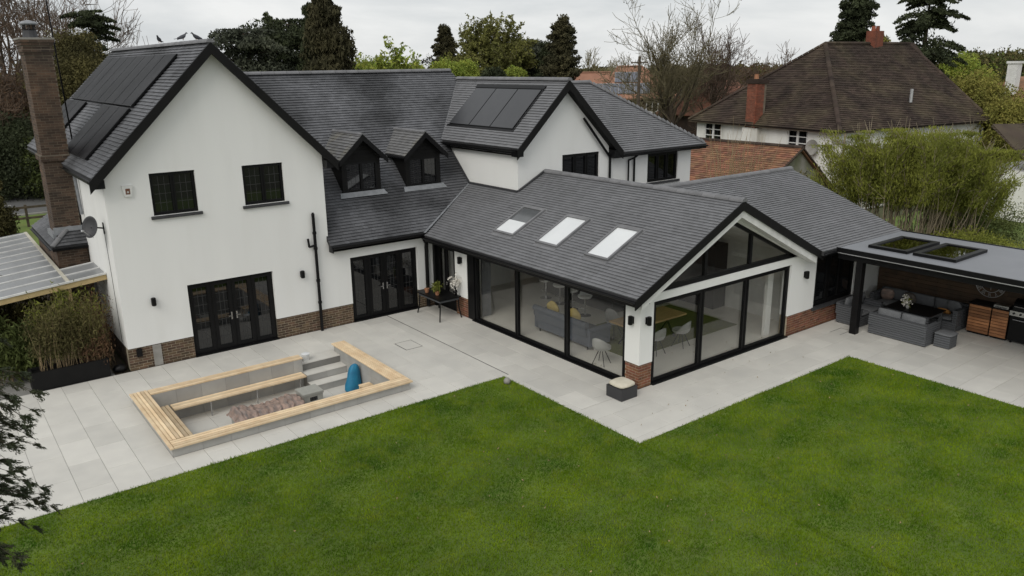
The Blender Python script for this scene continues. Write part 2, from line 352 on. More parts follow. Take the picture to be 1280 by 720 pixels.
def clip(poly, axis, val, keep_greater):
    out_ = []
    n = len(poly)
    for i in range(n):
        a, c = poly[i], poly[(i+1)%n]
        da = (a[axis]-val)*(1 if keep_greater else -1); dc = (c[axis]-val)*(1 if keep_greater else -1)
        if da >= 0: out_.append(a)
        if (da > 0 and dc < 0) or (da < 0 and dc > 0):
            t = da/(da-dc); out_.append((a[0]+(c[0]-a[0])*t, a[1]+(c[1]-a[1])*t))
    return out_
def tiles(name, O, U, V, poly, parent, m, wdt=.165, exp=.115, thick=.030, lift=.0, label=None):
    """plain tiles as real geometry over the polygon poly given in (u,v) of the slope"""
    O = Vector(O); U = Vector(U).normalized(); V = Vector(V).normalized(); Nn = U.cross(V)
    if Nn.z < 0: Nn = -Nn
    b = B(); vmin = min(p[1] for p in poly); vmax = max(p[1] for p in poly)
    k = 0; v = vmin
    while v < vmax-1e-4:
        v1 = min(v+exp, vmax)
        row = clip(clip(poly, 1, v, True), 1, v1, False)
        if len(row) >= 3:
            umin = min(p[0] for p in row); umax = max(p[0] for p in row)
            u = math.floor(umin/wdt)*wdt-(wdt/2 if k%2 else 0)
            while u < umax:
                g = .0035
                cell = clip(clip(row, 0, u+g/2, True), 0, u+wdt-g/2, False)
                if len(cell) >= 3:
                    ar = abs(sum(cell[i][0]*cell[(i+1)%len(cell)][1]-cell[(i+1)%len(cell)][0]*cell[i][1] for i in range(len(cell))))
                    if ar > 1e-4:
                        h0 = thick*random.uniform(.85, 1.2); rr = random.random(); h1 = .002
                        top = [O+U*c[0]+V*c[1]+Nn*(lift+h1+(h0-h1)*(1-(c[1]-v)/exp)) for c in cell]
                        b.face(top if U.cross(V).z > 0 else top[::-1], rr)
                        # front butt and sides
                        nn = len(cell)
                        for i in range(nn):
                            a, c = cell[i], cell[(i+1)%nn]
                            if abs(a[1]-v1) < 1e-6 and abs(c[1]-v1) < 1e-6: continue
                            pa, pc = top[i], top[(i+1)%nn]
                            b.face([pc, pa, O+U*a[0]+V*a[1]+Nn*(lift-.004), O+U*c[0]+V*c[1]+Nn*(lift-.004)], rr)
                u += wdt
        v += exp; k += 1
    return build(name, b, m, parent, label, stuff=True)
def roof_slab(name, polys, parent, t=.14, drop=.012, m='roof_under', label=None):
    b = B()
    for P in polys:
        b.prism([Vector(p)-Vector((0,0,drop)) for p in P], (0,0,-t))
    return build(name, b, m, parent, label)
_ridge_cache = {}
def ridge_run(a, c, parent, L0=.45, rad=.115, m='ridge', lift=.0, bump=.02):
    """half round ridge tiles laid end to end, each an object sharing one mesh"""
    a = Vector(a); c = Vector(c); d = (c-a); n = max(1, round(d.length/L0)); seg = d.length/n; d.normalize()
    key = (round(seg, 3), rad, m, bump)
    if key not in _ridge_cache:
        b = B(); K = 7; prof = []
        for k in range(K+1):
            t = math.pi*(.0+k/K); prof.append((math.cos(t), math.sin(t)*.85))
        for (x0, x1, q0, q1) in ((0.0, seg-.012, rad, rad+bump*.35),):
            vv = []
            for x, q in ((x0, q0), (x1, q1)):
                for (py, pz) in prof: vv.append((x, py*q, pz*q-.03))
            n1 = K+1
            for k in range(K): b.face([vv[k], vv[k+1], vv[n1+k+1], vv[n1+k]])
            b.face(vv[:n1][::-1]); b.face(vv[n1:])
        _ridge_cache[key] = b.mesh('ridge_tile', m)
    me = _ridge_cache[key]
    side = Vector((0,0,1)).cross(d).normalized(); upv = d.cross(side)
    for i in range(n):
        o = bpy.data.objects.new('ridge_tile', me); COL.objects.link(o); o.parent = parent
        R = Matrix((d, side, upv)).transposed().to_4x4()
        R.translation = a+d*seg*i+Vector((0,0,lift))
        o.matrix_parent_inverse = Matrix.Translation(-wloc(parent)); o.matrix_basis = R

_brick = {}
def bricks(F, u0, u1, z0, z1, parent, m, holes=(), proud=.006, objs=True, depth=.1, cap=9999, bl=.211, bh=.061, n0=0.0):
    """running bond bricks in front of wall frame F"""
    c = 0; stuffb = B(); row = 0; z = z0+.005
    while z+bh*.6 < z1:
        h = min(bh, z1-z-.003); off = -(bl+.01)/2 if row%2 else 0
        u = u0+off
        while u < u1-.02:
            a = max(u, u0); e2 = min(u+bl, u1)
            if e2-a > .03 and not any(q[0]-.02 < (a+e2)/2 < q[1]+.02 and q[2] < z+h/2 < q[3] for q in holes):
                full = (e2-a > bl-.001) and h > bh-.001
                if objs and full and c < cap:
                    key = (m, tuple(F.U), tuple(F.N), proud)
                    if key not in _brick:
                        bb = B(); Fr((0,0,0), F.U, F.N).box(bb, 0, bl, -.05, proud+.0, 0, bh); _brick[key] = bb.mesh('brick', m)
                    o = bpy.data.objects.new('brick', _brick[key]); COL.objects.link(o); o.parent = parent
                    o.location = F.p(a, n0+random.uniform(-.0015, .0015), z); o.matrix_parent_inverse = Matrix.Translation(-wloc(parent)); c += 1
                elif objs and c < cap:
                    bb = B(); F.box(bb, a, e2, n0-.05, n0+proud, z, z+h); build('brick', bb, m, parent); c += 1
                else: F.box(stuffb, a, e2, n0-.05, n0+proud, z, z+h, random.random())
            u += bl+.014
        z += bh+.014; row += 1
    if stuffb.v: build('brickwork', stuffb, m, parent, stuff=True)

def window(F, u0, u1, z0, z1, parent, cols=(.5,), rows=(), fw_=.06, sash=.045, recess=.09, name='window', glass='glass_dark', sill=True,
           lead=True, m='frame', bot=None, lead_n=3, lead_m=4, sillm='sill', nodepth=.07):
    """frame mesh (part) with panes, sill and leading as sub-parts"""
    b = B(); n0, n1 = -recess-nodepth, -recess
    bot = bot or fw_
    F.box(b, u0, u0+fw_, n0, n1, z0, z1); F.box(b, u1-fw_, u1, n0, n1, z0, z1)
    F.box(b, u0+fw_, u1-fw_, n0, n1, z1-fw_, z1); F.box(b, u0+fw_, u1-fw_, n0, n1, z0, z0+bot)
    iu0, iu1, iz0, iz1 = u0+fw_, u1-fw_, z0+bot, z1-fw_
    xs = [iu0]+[iu0+(iu1-iu0)*c for c in cols]+[iu1]; mw_ = fw_*.8
    for c in xs[1:-1]: F.box(b, c-mw_/2, c+mw_/2, n0, n1-.003, iz0, iz1)
    cells = []
    for i, (a, c) in enumerate(zip(xs, xs[1:])):
        a += mw_/2 if i else 0; c -= mw_/2 if i < len(xs)-2 else 0
        s = sash
        F.box(b, a, a+s, n0+.02, n1+.012, iz0, iz1); F.box(b, c-s, c, n0+.02, n1+.012, iz0, iz1)
        F.box(b, a+s, c-s, n0+.02, n1+.012, iz0, iz0+s); F.box(b, a+s, c-s, n0+.02, n1+.012, iz1-s, iz1)
        zs = [iz0+s]+[iz0+(iz1-iz0)*q for q in rows]+[iz1-s]
        for q in zs[1:-1]: F.box(b, a+s, c-s, n0+.02, n1+.01, q-s*.5, q+s*.5)
        cells += [(a+s, c-s, q0, q1) for q0, q1 in zip(zs, zs[1:])]
    fo = build(name, b, m, parent)
    for (a, c, q0, q1) in cells:
        pb = B(); F.box(pb, a, c, n0+.025, n0+.035, q0, q1); build('pane', pb, glass, fo)
    if lead:
        lb = B()
        for (a, c, q0, q1) in cells:
            for i in range(1, lead_n): u = a+(c-a)*i/lead_n; F.box(lb, u-.005, u+.005, n0+.036, n0+.040, q0, q1)
            for i in range(1, lead_m): z = q0+(q1-q0)*i/lead_m; F.box(lb, a, c, n0+.036, n0+.0405, z-.005, z+.005)
        build('leading', lb, 'lead', fo)
    if sill:
        sb = B(); F.box(sb, u0-.08, u1+.08, -recess, .07, z0-.085, z0-.004); build('sill', sb, sillm, fo)
    return fo

def leaves(name, P, size, m, parent, dirs=None, aspect=1.6, spread=1.0, label=None, stuff=False, rnd_scale=None):
    """one small diamond face per point"""
    n = len(P); size = np.broadcast_to(np.asarray(size, float), (n,))
    d = RNG.normal(size=(n,3)) if dirs is None else dirs+RNG.normal(size=(n,3))*spread
    d /= np.linalg.norm(d, axis=1)[:,None]+1e-9
    q = RNG.normal(size=(n,3)); s = np.cross(d, q); s /= np.linalg.norm(s, axis=1)[:,None]+1e-9
    a = d*(size*aspect/2)[:,None]; c = s*(size/2)[:,None]
    V = np.empty((n,3,3)); V[:,0] = P-a; V[:,1] = P+a*.1+c*1.1; V[:,2] = P+a*.9-c*.7
    me = bpy.data.meshes.new(name); me.vertices.add(3*n); me.vertices.foreach_set('co', V.reshape(-1))
    me.loops.add(3*n); me.loops.foreach_set('vertex_index', np.arange(3*n, dtype=np.int32))
    me.polygons.add(n); me.polygons.foreach_set('loop_start', np.arange(0, 3*n, 3, dtype=np.int32))
    at = me.attributes.new('rnd', 'FLOAT', 'FACE')
    r = RNG.random(n)*.6
    cell = np.floor(P/(rnd_scale or .9)); r += np.abs(np.sin(cell@np.array([12.9,78.2,37.7]))*43758.5)%1*.4
    at.data.foreach_set('value', r%1.0)
    me.materials.append(M[m]); me.update(calc_edges=True); me.validate()
    return link(name, me, parent, None, label, stuff)
def segs_mesh(name, S, m, parent, label=None, n=3, stuff=False):
    """S rows: x0 y0 z0 x1 y1 z1 r0 r1 -> tapered prisms in one mesh"""
    S = np.asarray(S, float); k = len(S); A = S[:,0:3]; C = S[:,3:6]; d = C-A; d /= np.linalg.norm(d, axis=1)[:,None]+1e-9
    u = np.where(np.abs(d[:,2:3]) < .9, np.array([[0,0,1.]]), np.array([[1.,0,0]])); p = np.cross(d, u); p /= np.linalg.norm(p, axis=1)[:,None]; q = np.cross(d, p)
    V = np.empty((k, 2*n, 3))
    for i in range(n):
        t = 2*math.pi*i/n; o = p*math.cos(t)+q*math.sin(t)
        V[:,i] = A+o*S[:,6:7]; V[:,n+i] = C+o*S[:,7:8]
    base = (np.arange(k)*2*n)[:,None]
    Fc = np.concatenate([base+np.array([[i,(i+1)%n,n+(i+1)%n,n+i]]) for i in range(n)], axis=1).reshape(-1)
    me = bpy.data.meshes.new(name); me.vertices.add(k*2*n); me.vertices.foreach_set('co', V.reshape(-1))
    nf = k*n; me.loops.add(4*nf); me.loops.foreach_set('vertex_index', Fc.astype(np.int32))
    me.polygons.add(nf); me.polygons.foreach_set('loop_start', np.arange(0, 4*nf, 4, dtype=np.int32))
    me.materials.append(M[m]); me.update(calc_edges=True); me.validate()
    return link(name, me, parent, None, label, stuff)
def grow(S, T, p, d, ln, r, lev, maxlev, kids=(5,5,5,4), spread=.75, upw=.12, ratio=.62, nseg=3, wob=.16):
    pts = [np.array(p, float)]; d = np.array(d, float); r0 = r
    for i in range(nseg):
        d = d+RNG.normal(size=3)*wob; d[2] += upw; d /= np.linalg.norm(d)
        q = pts[-1]+d*ln/nseg; r1 = r0*(1-(i+1)/nseg*.45) if lev < maxlev else r*.5
        rr = r0*(1-i/nseg*.45)
        (S if lev < 2 else T).append([*pts[-1], *q, rr, r1]); pts.append(q)
    if lev >= maxlev: return
    for k in range(kids[min(lev, len(kids)-1)]):
        t = RNG.uniform(.35, 1.0) if k else 1.0
        i = min(nseg-1, int(t*nseg)); f = t*nseg-i; base = pts[i]*(1-f)+pts[i+1]*f if i+1 < len(pts) else pts[-1]
        dd = d+RNG.normal(size=3)*spread; dd /= np.linalg.norm(dd)
        grow(S, T, base, dd, ln*ratio*RNG.uniform(.75, 1.2), max(r0*.5*(1-.3*t), .012), lev+1, maxlev, kids, spread, upw, ratio, nseg, wob)
def bearing(px, D):      # ground position D metres from the survey point, px -> compass angle
    a = 0.649964+math.atan((px-640)/1024.5)
    return -3.9125+math.sin(a)*D, -22.4823+math.cos(a)*D
def bare_tree(px, D, H, label, name='bare_tree', trunkm='bark', twigm='twig', kids=(6,5,5,5), maxlev=4, spread=.62, r=None, leafm=None, nleaf=0, leafs=.1, multi=1, cat='tree', upw=.14, ratio=.64):
    x, y = bearing(px, D); t = thing(name, label, cat, (x,y,0)); S, T = [], []
    for i in range(multi):
        d = np.array([0,0,1.])+(RNG.normal(size=3)*.25 if multi > 1 else RNG.normal(size=3)*.05)
        grow(S, T, (x+RNG.normal()*.15*(multi>1), y, -.1), d, H*.40, r or H*.018, 0, maxlev, kids, spread, upw, ratio)
    S = np.array(S); T = np.array(T)
    top = max(S[:,5].max(), T[:,5].max()); k = H/top
    for A in (S, T): A[:,[2,5]] *= k
    T[:,6:] = np.maximum(T[:,6:], D*.00022)
    segs_mesh('trunk', S, trunkm, t, n=6); segs_mesh('crown', T, twigm, t, n=3)
    if leafm:
        ends = T[RNG.integers(0, len(T), nleaf), 3:6]+RNG.normal(size=(nleaf,3))*.12
        leaves('foliage', ends, leafs*RNG.uniform(.6,1.3,len(ends)), leafm, t)
    return t
def shell(n, c, rx, ry, rz, inner=.55):
    d = RNG.normal(size=(n,3)); d /= np.linalg.norm(d, axis=1)[:,None]
    f = 1+.18*np.sin(d[:,0:1]*5+c[0])*np.cos(d[:,2:3]*6+c[1])+.1*np.sin(d[:,1:2]*11+c[0]*3)
    return np.array(c)+d*np.array([rx,ry,rz])*f*RNG.uniform(inner, 1.04, size=(n,1))
def bushy(px, D, H, W, label, m, n=9000, leaf=.2, name='tree', cat='tree', base=.1, blobs=9, trunkm='bark', xy=None, cone=0.0, aspect=1.5, dirs=None, spread=1.0, flat=1.0):
    n = int(n*2.6); leaf = leaf*.68
    x, y = xy or bearing(px, D); t = thing(name, label, cat, (x,y,0)); P = []
    z0 = H*base; S = [[x,y,-.1,x,y,H*.8,max(.06,H*.02),.03]]
    for i in range(blobs):
        f = (i+.5)/blobs; zc = z0+(H-z0)*(.12+.76*f)
        wr = W/2*(1-cone*f)*math.sqrt(max(.15, 1-((f-.42)/.62)**2)) if not cone else W/2*(1-cone*f)*1.0
        k = 3 if wr > .8 else 2
        for j in range(k):
            a = RNG.uniform(0, 2*math.pi); rr = wr*RNG.uniform(.3, .55)
            cx, cy = x+math.cos(a)*rr, y+math.sin(a)*rr; br = wr*RNG.uniform(.5, .72)
            hz = min(br*.9*flat, (H-z0)/blobs*1.3)
            zc2 = min(zc+RNG.normal()*.1*br, H-hz*.9)
            P.append(shell(int(n/(blobs*k)), (cx,cy,zc2), br, br, hz))
            S.append([x,y,max(.2,zc-br*.9),cx,cy,zc,.05,.02])
    P = np.concatenate(P)
    segs_mesh('trunk', S, trunkm, t, n=5)
    leaves('crown', P, leaf*RNG.uniform(.6,1.3,len(P)), m, t, aspect=aspect, dirs=dirs, spread=spread)
    return t
def conifer(px, D, H, W, label, m, n=12000, leaf=.22, layers=14, name='conifer', droop=.15, top=.1, base=.15, shape=.8, clump=.35, xy=None, gaps=0.0, flatk=.25):
    n = int(n*2.6); leaf = leaf*.62
    """trunk with whorls of branches, needle clumps along every branch"""
    x, y = xy or bearing(px, D); t = thing(name, label, 'tree', (x,y,0)); S = [[x,y,-.1,x,y,H*.6,H*.018+.05,H*.011],[x,y,H*.6,x,y,H*.92,H*.011,.02]]; P = []
    br = []
    for i in range(layers):
        f = (i+RNG.uniform(0,.6))/layers; z = H*(base+(1-base)*f*.97)
        R = W/2*(max(0,1-f)**shape*(1-top)+top)*RNG.uniform(.75, 1.1)
        nb = 9 if R > 1 else 6; a0 = RNG.uniform(0, 6.28)
        for j in range(nb):
            if RNG.random() < gaps: continue
            a = a0+j*6.283/nb+RNG.normal()*.2; br.append((z+RNG.normal()*H/layers*.3, R*RNG.uniform(.7,1.12), a))
    per = max(6, int(n/len(br)))
    for (z, R, a) in br:
        u = RNG.random(per)**.7; dx, dy = math.cos(a), math.sin(a)
        wdt = clump*R*(1.05-u*.75); lat = RNG.normal(size=per)*wdt*.45
        zz = z+u*R*(.22-droop*u*2)+RNG.normal(size=per)*max(.08, R*flatk*.35)*(1.1-u)
        P.append(np.stack([x+dx*u*R-dy*lat, y+dy*u*R+dx*lat, np.minimum(zz, H)], 1))
        S.append([x,y,z,x+dx*R*.85,y+dy*R*.85,z+R*.85*(.22-droop*1.7),.03+R*.012,.012])
    P = np.concatenate(P)
    segs_mesh('trunk', S, 'bark', t, n=5); leaves('crown', P, leaf*RNG.uniform(.6,1.3,len(P)), m, t, aspect=1.9)
    return t

# ================================================================== SETTING
PIT = (-.13, 5.05, -5.55, -2.6)
b = B()
px0, px1, py0, py1 = PIT
G = 900
for (x0,x1,y0,y1) in ((-G,px0,-G,G),(px1,G,-G,G),(px0,px1,-G,py0),(px0,px1,-2.2,G)):
    b.face([(x0,y0,-.06),(x1,y0,-.06),(x1,y1,-.06),(x0,y1,-.06)])
ground = structure('ground', b, 'ground')
# patio: joint bed and individual porcelain slabs
b = B()
def in_pit(x0,x1,y0,y1): return x0 < 5.42 and x1 > -.53 and y0 < -2.22 and y1 > -5.98
for (x0,x1,y0,y1) in ((-6,-.4,-6.72,3.2),(5.2,9.86,-6.72,0),(-.4,5.2,-6.72,-5.8),(-.4,5.2,-2.3,0),(7.72,16.2,-11.68,-6.72),(16.12,21.6,-20.5,-9.61)):
    b.face([(x0,y0,-.022),(x1,y0,-.022),(x1,y1,-.022),(x0,y1,-.022)])
patio = structure('patio', b, 'grout')
_sl = {}
nslab = 0; slab_stuff = B()
def slab(x0, x1, y0, y1):
    global nslab
    wx, wy = round(x1-x0,3), round(y1-y0,3)
    if wx < .015 or wy < .015: return
    if (wx, wy) not in _sl:
        bb = B(); g = .003; c = .003; a0,a1,c0,c1 = g, wx-g, g, wy-g
        bb.v = [(a0,c0,-.02),(a1,c0,-.02),(a1,c1,-.02),(a0,c1,-.02),(a0,c0,-c),(a1,c0,-c),(a1,c1,-c),(a0,c1,-c),(a0+c,c0+c,0),(a1-c,c0+c,0),(a1-c,c1-c,0),(a0+c,c1-c,0)]
        for k in range(4):
            bb.f.append((k,(k+1)%4,4+(k+1)%4,4+k)); bb.f.append((4+k,4+(k+1)%4,8+(k+1)%4,8+k))
        bb.f.append((8,9,10,11)); bb.r = [0]*len(bb.f); _sl[(wx,wy)] = bb.mesh('paving_slab', 'slab')
    if nslab < 300:
        o = bpy.data.objects.new('paving_slab', _sl[(wx,wy)]); COL.objects.link(o); o.parent = patio
        o.location = (x0, y0, random.uniform(-.0015,.0)); nslab += 1
    else: slab_stuff.box(x0+.003, x1-.003, y0+.003, y1-.003, -.02, -.001, random.random())
def lay(x0, x1, y0, y1, w_, l_, along='y', holes=(), off=0.0):
    k = 0; a = x0 if along == 'y' else y1
    while (a < x1-.01) if along == 'y' else (a > y0+.01):
        a2 = min(a+w_, x1) if along == 'y' else max(a-w_, y0)
        st = (y1 if along == 'y' else x0)+0
        q = st; first = (k%2)*.5
        while (q > y0+.01) if along == 'y' else (q < x1-.01):
            ll = l_*(.5 if (first and q == st) else 1)
            q2 = max(q-ll, y0) if along == 'y' else min(q+ll, x1)
            R = (a,a2,q2,q) if along == 'y' else (q,q2,a2,a)
            pieces = [R]
            for h in holes:
                nx = []
                for (r0,r1,s0,s1) in pieces:
                    if r1 <= h[0] or r0 >= h[1] or s1 <= h[2] or s0 >= h[3]: nx.append((r0,r1,s0,s1)); continue
                    if r0 < h[0]: nx.append((r0,h[0],s0,s1)); r0 = h[0]
                    if r1 > h[1]: nx.append((h[1],r1,s0,s1)); r1 = h[1]
                    if s0 < h[2]: nx.append((r0,r1,s0,h[2]))
                    if s1 > h[3]: nx.append((r0,r1,h[3],s1))
                pieces = nx
            for p in pieces: slab(*p)
            q = q2
        a = a2; k += 1
pit_hole = (-.478, 5.36, -5.92, -2.28)
MH = (6.73, 7.3, -3.34, -2.62)
lay(-2.338, 7.90, -6.74, -.0, .62, 1.24, 'y', (pit_hole, MH))
lay(7.93, 9.86, -9.6, -.0, .62, 1.24, 'y', ())
lay(7.74, 16.2, -11.69, -9.61, .62, 1.24, 'x', ())
lay(7.93, 9.86, -9.61, -9.6, .62, 1.24, 'y', ())
lay(16.14, 21.3, -18.4, -9.61, .62, 1.24, 'x', ())
lay(-4.818, -2.338, -6.74, -.0, .62, 1.24, 'y', ())
lay(7.74, 7.93, -9.61, -6.72, .62, 1.24, 'y', ())
if slab_stuff.v: build('paving', slab_stuff, 'slab', patio, stuff=True)
b = B(); b.box(7.905, 7.925, -6.7, -.05, -.03, -.004); build('drain_slot', b, 'slot', patio)
b = B()
for (x0,x1,y0,y1) in ((6.74,7.29,-3.33,-3.32),(6.74,7.29,-2.64,-2.63),(6.74,6.75,-3.32,-2.64),(7.28,7.29,-3.32,-2.64)): b.box(x0,x1,y0,y1,-.02,.002)
mhf = build('manhole_rim', b, 'manhole', patio); b = B(); b.box(6.755,7.275,-3.315,-2.645,-.02,-.001); build('manhole_cover', b, 'slab', mhf)
b = B(); b.box(18.2,18.22,-10.55,-10.2,-.02,.002); b.box(17.6,18.2,-10.22,-10.2,-.02,.002); b.box(17.6,18.2,-10.55,-10.53,-.02,.002); build('manhole_rim', b, 'manhole', patio)

# lawn: base sheet and blades
LAWN = ((-9,7.74,-22,-6.74),(7.74,16.14,-22,-11.69),(16.14,17.0,-22,-16.4))
b = B()
for (x0,x1,y0,y1) in ((-9,7.74,-30,-6.74),(7.74,16.14,-30,-11.69)): b.face([(x0,y0,-.012),(x1,y0,-.012),(x1,y1,-.012),(x0,y1,-.012)])
lawn = structure('lawn', b, 'grass_base')
def blades(name, rects, dens, h, wd, m, parent=None, z=-.012, edge=.045):
    Ps = []
    for (x0,x1,y0,y1,k) in rects:
        n = int((x1-x0)*(y1-y0)*dens*k)
        Ps.append(np.stack([RNG.uniform(x0-edge,x1+edge,n), RNG.uniform(y0-edge,y1+edge,n), np.full(n,z)],1))
    P = np.concatenate(Ps); n = len(P)
    a = RNG.uniform(0,6.283,n); sx = np.stack([np.cos(a),np.sin(a),np.zeros(n)],1)
    wv = np.sin(P[:,0]*2.1+np.sin(P[:,1]*1.7)*1.3)*np.sin(P[:,1]*2.6+P[:,0]*.8)
    hh = h*RNG.uniform(.55,1.25,n)*(1+.25*wv)
    lean = RNG.normal(size=(n,3))*.45; lean[:,2] = 1; lean /= np.linalg.norm(lean,axis=1)[:,None]
    ww = wd*RNG.uniform(.7,1.3,n)
    V = np.empty((n,3,3)); V[:,0] = P-sx*ww[:,None]/2; V[:,1] = P+sx*ww[:,None]/2; V[:,2] = P+lean*hh[:,None]
    me = bpy.data.meshes.new(name); me.vertices.add(3*n); me.vertices.foreach_set('co', V.reshape(-1))
    me.loops.add(3*n); me.loops.foreach_set('vertex_index', np.arange(3*n,dtype=np.int32)); me.polygons.add(n)
    me.polygons.foreach_set('loop_start', np.arange(0,3*n,3,dtype=np.int32))
    at = me.attributes.new('rnd','FLOAT','FACE'); at.data.foreach_set('value', RNG.random(n))
    me.materials.append(M[m]); me.update(calc_edges=True)
    o = link(name, me, parent); o['kind'] = 'stuff'; return o
blades('grass', [(-5.5,7.72,-19.5,-6.76,1.0),(7.72,16.12,-19.5,-11.71,1.0)], 2150, .045, .0165, 'grass')

_n = 260; _P = np.stack([RNG.uniform(-4,16,_n), RNG.uniform(-18,-6.9,_n), np.full(_n,.035)],1)
leaves('fallen_leaves', _P, .035, 'straw', None, stuff=True)
# ================================================================== THE HOUSE
house = thing('detached_house', 'white rendered house with grey slate roofs, dark windows and glass-walled garden extension', 'house', (0,0,0))
def part(name, b, m, **k): return build(name, b, m, house, **k)
ZP = .642
DOOR1 = (1.735, 4.208, 0, 2.15); DOOR2 = (6.737, 9.197, 0, 2.15)
WINS = [(1.13, 2.31, 4.19, 5.33), (3.61, 4.81, 4.19, 5.33)]
# --- main gable walls
b = B(); wall_holes(b, SOUTH, 0, 6.05, ZP, 5.5, [DOOR1]+WINS)
b.prism([(0,0,5.5),(6.05,0,5.5),(3.035,0,8.52)][::-1], (0,.28,0)); part('wall', b, 'render')
b = B(); b.box(0,.28,.28,3.7,ZP,5.52); b.box(0,.28,3.7,7.9,3.0,5.52); b.box(0,.28,7.9,11.4,ZP,5.52); part('wall', b, 'render')
b = B(); b.box(5.77,6.05,.28,11.12,ZP,5.5); b.box(.28,6.05,11.12,11.4,ZP,5.5); b.prism([(.0,11.4,5.5),(6.05,11.4,5.5),(3.035,11.4,8.5)], (0,-.28,0)); part('wall', b, 'render')
b = B(); wall_holes(b, SOUTH, 6.05, 9.86, ZP, 2.58, [DOOR2]); part('wall', b, 'render')
# plinths
for (a_, c_) in ((.0,1.735),(4.208,6.737),(9.197,9.86)):
    pl = B(); pl.box(a_, c_, .03, .28, 0, ZP); pl = part('plinth', pl, 'mortar'); bricks(sframe(.03), a_, c_-.005, 0, ZP, pl, 'brick_brown')
pl = B(); pl.box(.03,.28,.28,3.7,0,ZP); pl.box(.03,.28,7.9,11.4,0,ZP); pl = part('plinth', pl, 'mortar_dark')
bricks(wframe(.03), .04, 3.7, 0, ZP, pl, 'brick_dark', objs=False)
b = B(); b.box(.62,.84,-.02,.03,.02,.62); part('pier_patch', b, 'concrete')
b = B(); b.box(.20,.34,-.035,.03,.38,.60); part('air_brick', b, 'black')
# openings
for wd in WINS: window(SOUTH, *wd, house, cols=(.5,), recess=.07, fw_=.045, sash=.035)
def french(F, u0, u1):
    fo = window(F, u0, u1, .0, 2.15, house, cols=(.25,.5,.75), fw_=.06, sash=.09, recess=.10, sill=False, bot=.07, lead_n=3, lead_m=7, name='door')
    um = (u0+u1)/2
    for s_ in (-1, 1):
        hb = B(); F.box(hb, um+s_*.075-.02, um+s_*.075+.02, -.09, -.075, .9, 1.12); F.box(hb, um+s_*.075-(.10 if s_<0 else .0), um+s_*.075+(.10 if s_>0 else 0), -.06, -.045, 1.0, 1.02)
        F.box(hb, um+s_*.075-.01, um+s_*.075+.01, -.075, -.045, 1.0, 1.02)
        build('handle', hb, 'steel', fo)
    tb = B(); F.box(tb, u0, u1, -.10, .03, .0, .035); build('threshold', tb, 'black', fo)
    return fo
french(SOUTH, 1.735, 4.208); french(SOUTH, 6.737, 9.197)
# --- roofs
S45 = math.sqrt(.5)
def fascia_gutter(a, c, outn, parent, h=.17, gut=.055, drop=.03):
    """fascia board and half round gutter along an eave from a to c"""
    a = Vector(a); c = Vector(c); o = Vector(outn)
    bb = B(); q = [a-o*.04, c-o*.04, c-o*.01, a-o*.01]
    bb.hexa([p+Vector((0,0,-h-drop)) for p in q]+[p+Vector((0,0,-drop)) for p in q]); build('fascia', bb, 'black', parent)
    gb = B(); d = (c-a).normalized(); K = 8; prof = []
    for k in range(K+1):
        t = math.pi+math.pi*k/K; prof.append((math.cos(t)*gut, math.sin(t)*gut))
    for k in range(K+1): t = 2*math.pi-math.pi*k/K; prof.append((math.cos(t)*(gut-.008), math.sin(t)*(gut-.008)))
    base = Vector((0,0,-drop-.012))+o*(gut+.002)
    gb.prism([a+base+o*p[0]+Vector((0,0,p[1])) for p in prof], c-a); build('gutter', gb, 'black', parent)
def barge(pts, y, parent, depth=.24, t=.03, m='black_matt', off=0.0, name='bargeboard', dirn=-1):
    """sloping boards following pts [(x,z)...] in the plane y (front face), thickness t backwards"""
    for (x0,z0),(x1,z1) in zip(pts, pts[1:]):
        bb = B(); bb.prism([(x0,y,z0-off),(x1,y,z1-off),(x1,y,z1-off-depth),(x0,y,z0-off-depth)], (0,t,0)); build(name, bb, m, parent)
# main gable roof
rx, rz = 3.035, 8.667
P_l = [(-.28,-.3,5.352),(rx,-.3,rz),(rx,11.45,rz),(-.28,11.45,5.352)]
P_r = [(6.35,-.3,5.352),(rx,-.3,rz),(rx,11.45,rz),(6.35,11.45,5.352)]
rf = roof_slab('roof', [P_l, P_r], house)
L_ = (rx+.28)*math.sqrt(2)
tiles('roof_tiles', (-.28,-.3,5.352), (0,1,0), (1,0,1), [(0,0),(11.75,0),(11.75,L_),(0,L_)], rf, 'tile_old')
tiles('roof_tiles', (6.35,-.3,5.352), (0,1,0), (-1,0,1), [(0,0),(11.75,0),(11.75,L_),(0,L_)], rf, 'tile_old', wdt=.33, exp=.115)
ridge_run((rx,-.32,rz+.02), (rx,11.45,rz+.02), rf)
fascia_gutter((-.28,-.28,5.34), (-.28,3.9,5.34), (-1,0,0), rf); fascia_gutter((-.28,5.2,5.34), (-.28,11.4,5.34), (-1,0,0), rf)
barge([(-.36,5.27),(rx,rz+.0),(6.42,5.28)], -.33, rf, .30)
sb = B()
for sgn in (-1,1):
    xe = rx+sgn*3.3
    sb.prism([(xe,-.30,rz-3.3-.2),(rx,-.30,rz-.2),(rx,0,rz-.2),(xe,0,rz-3.3-.2)], (0,0,-.02))
build('soffit', sb, 'black_matt', rf)
for q in ((-.30,0),(6.06,6.36)): bb = B(); bb.box(q[0],q[1],-.30,-.0,5.08,5.30); build('eave_box', bb, 'black', rf)
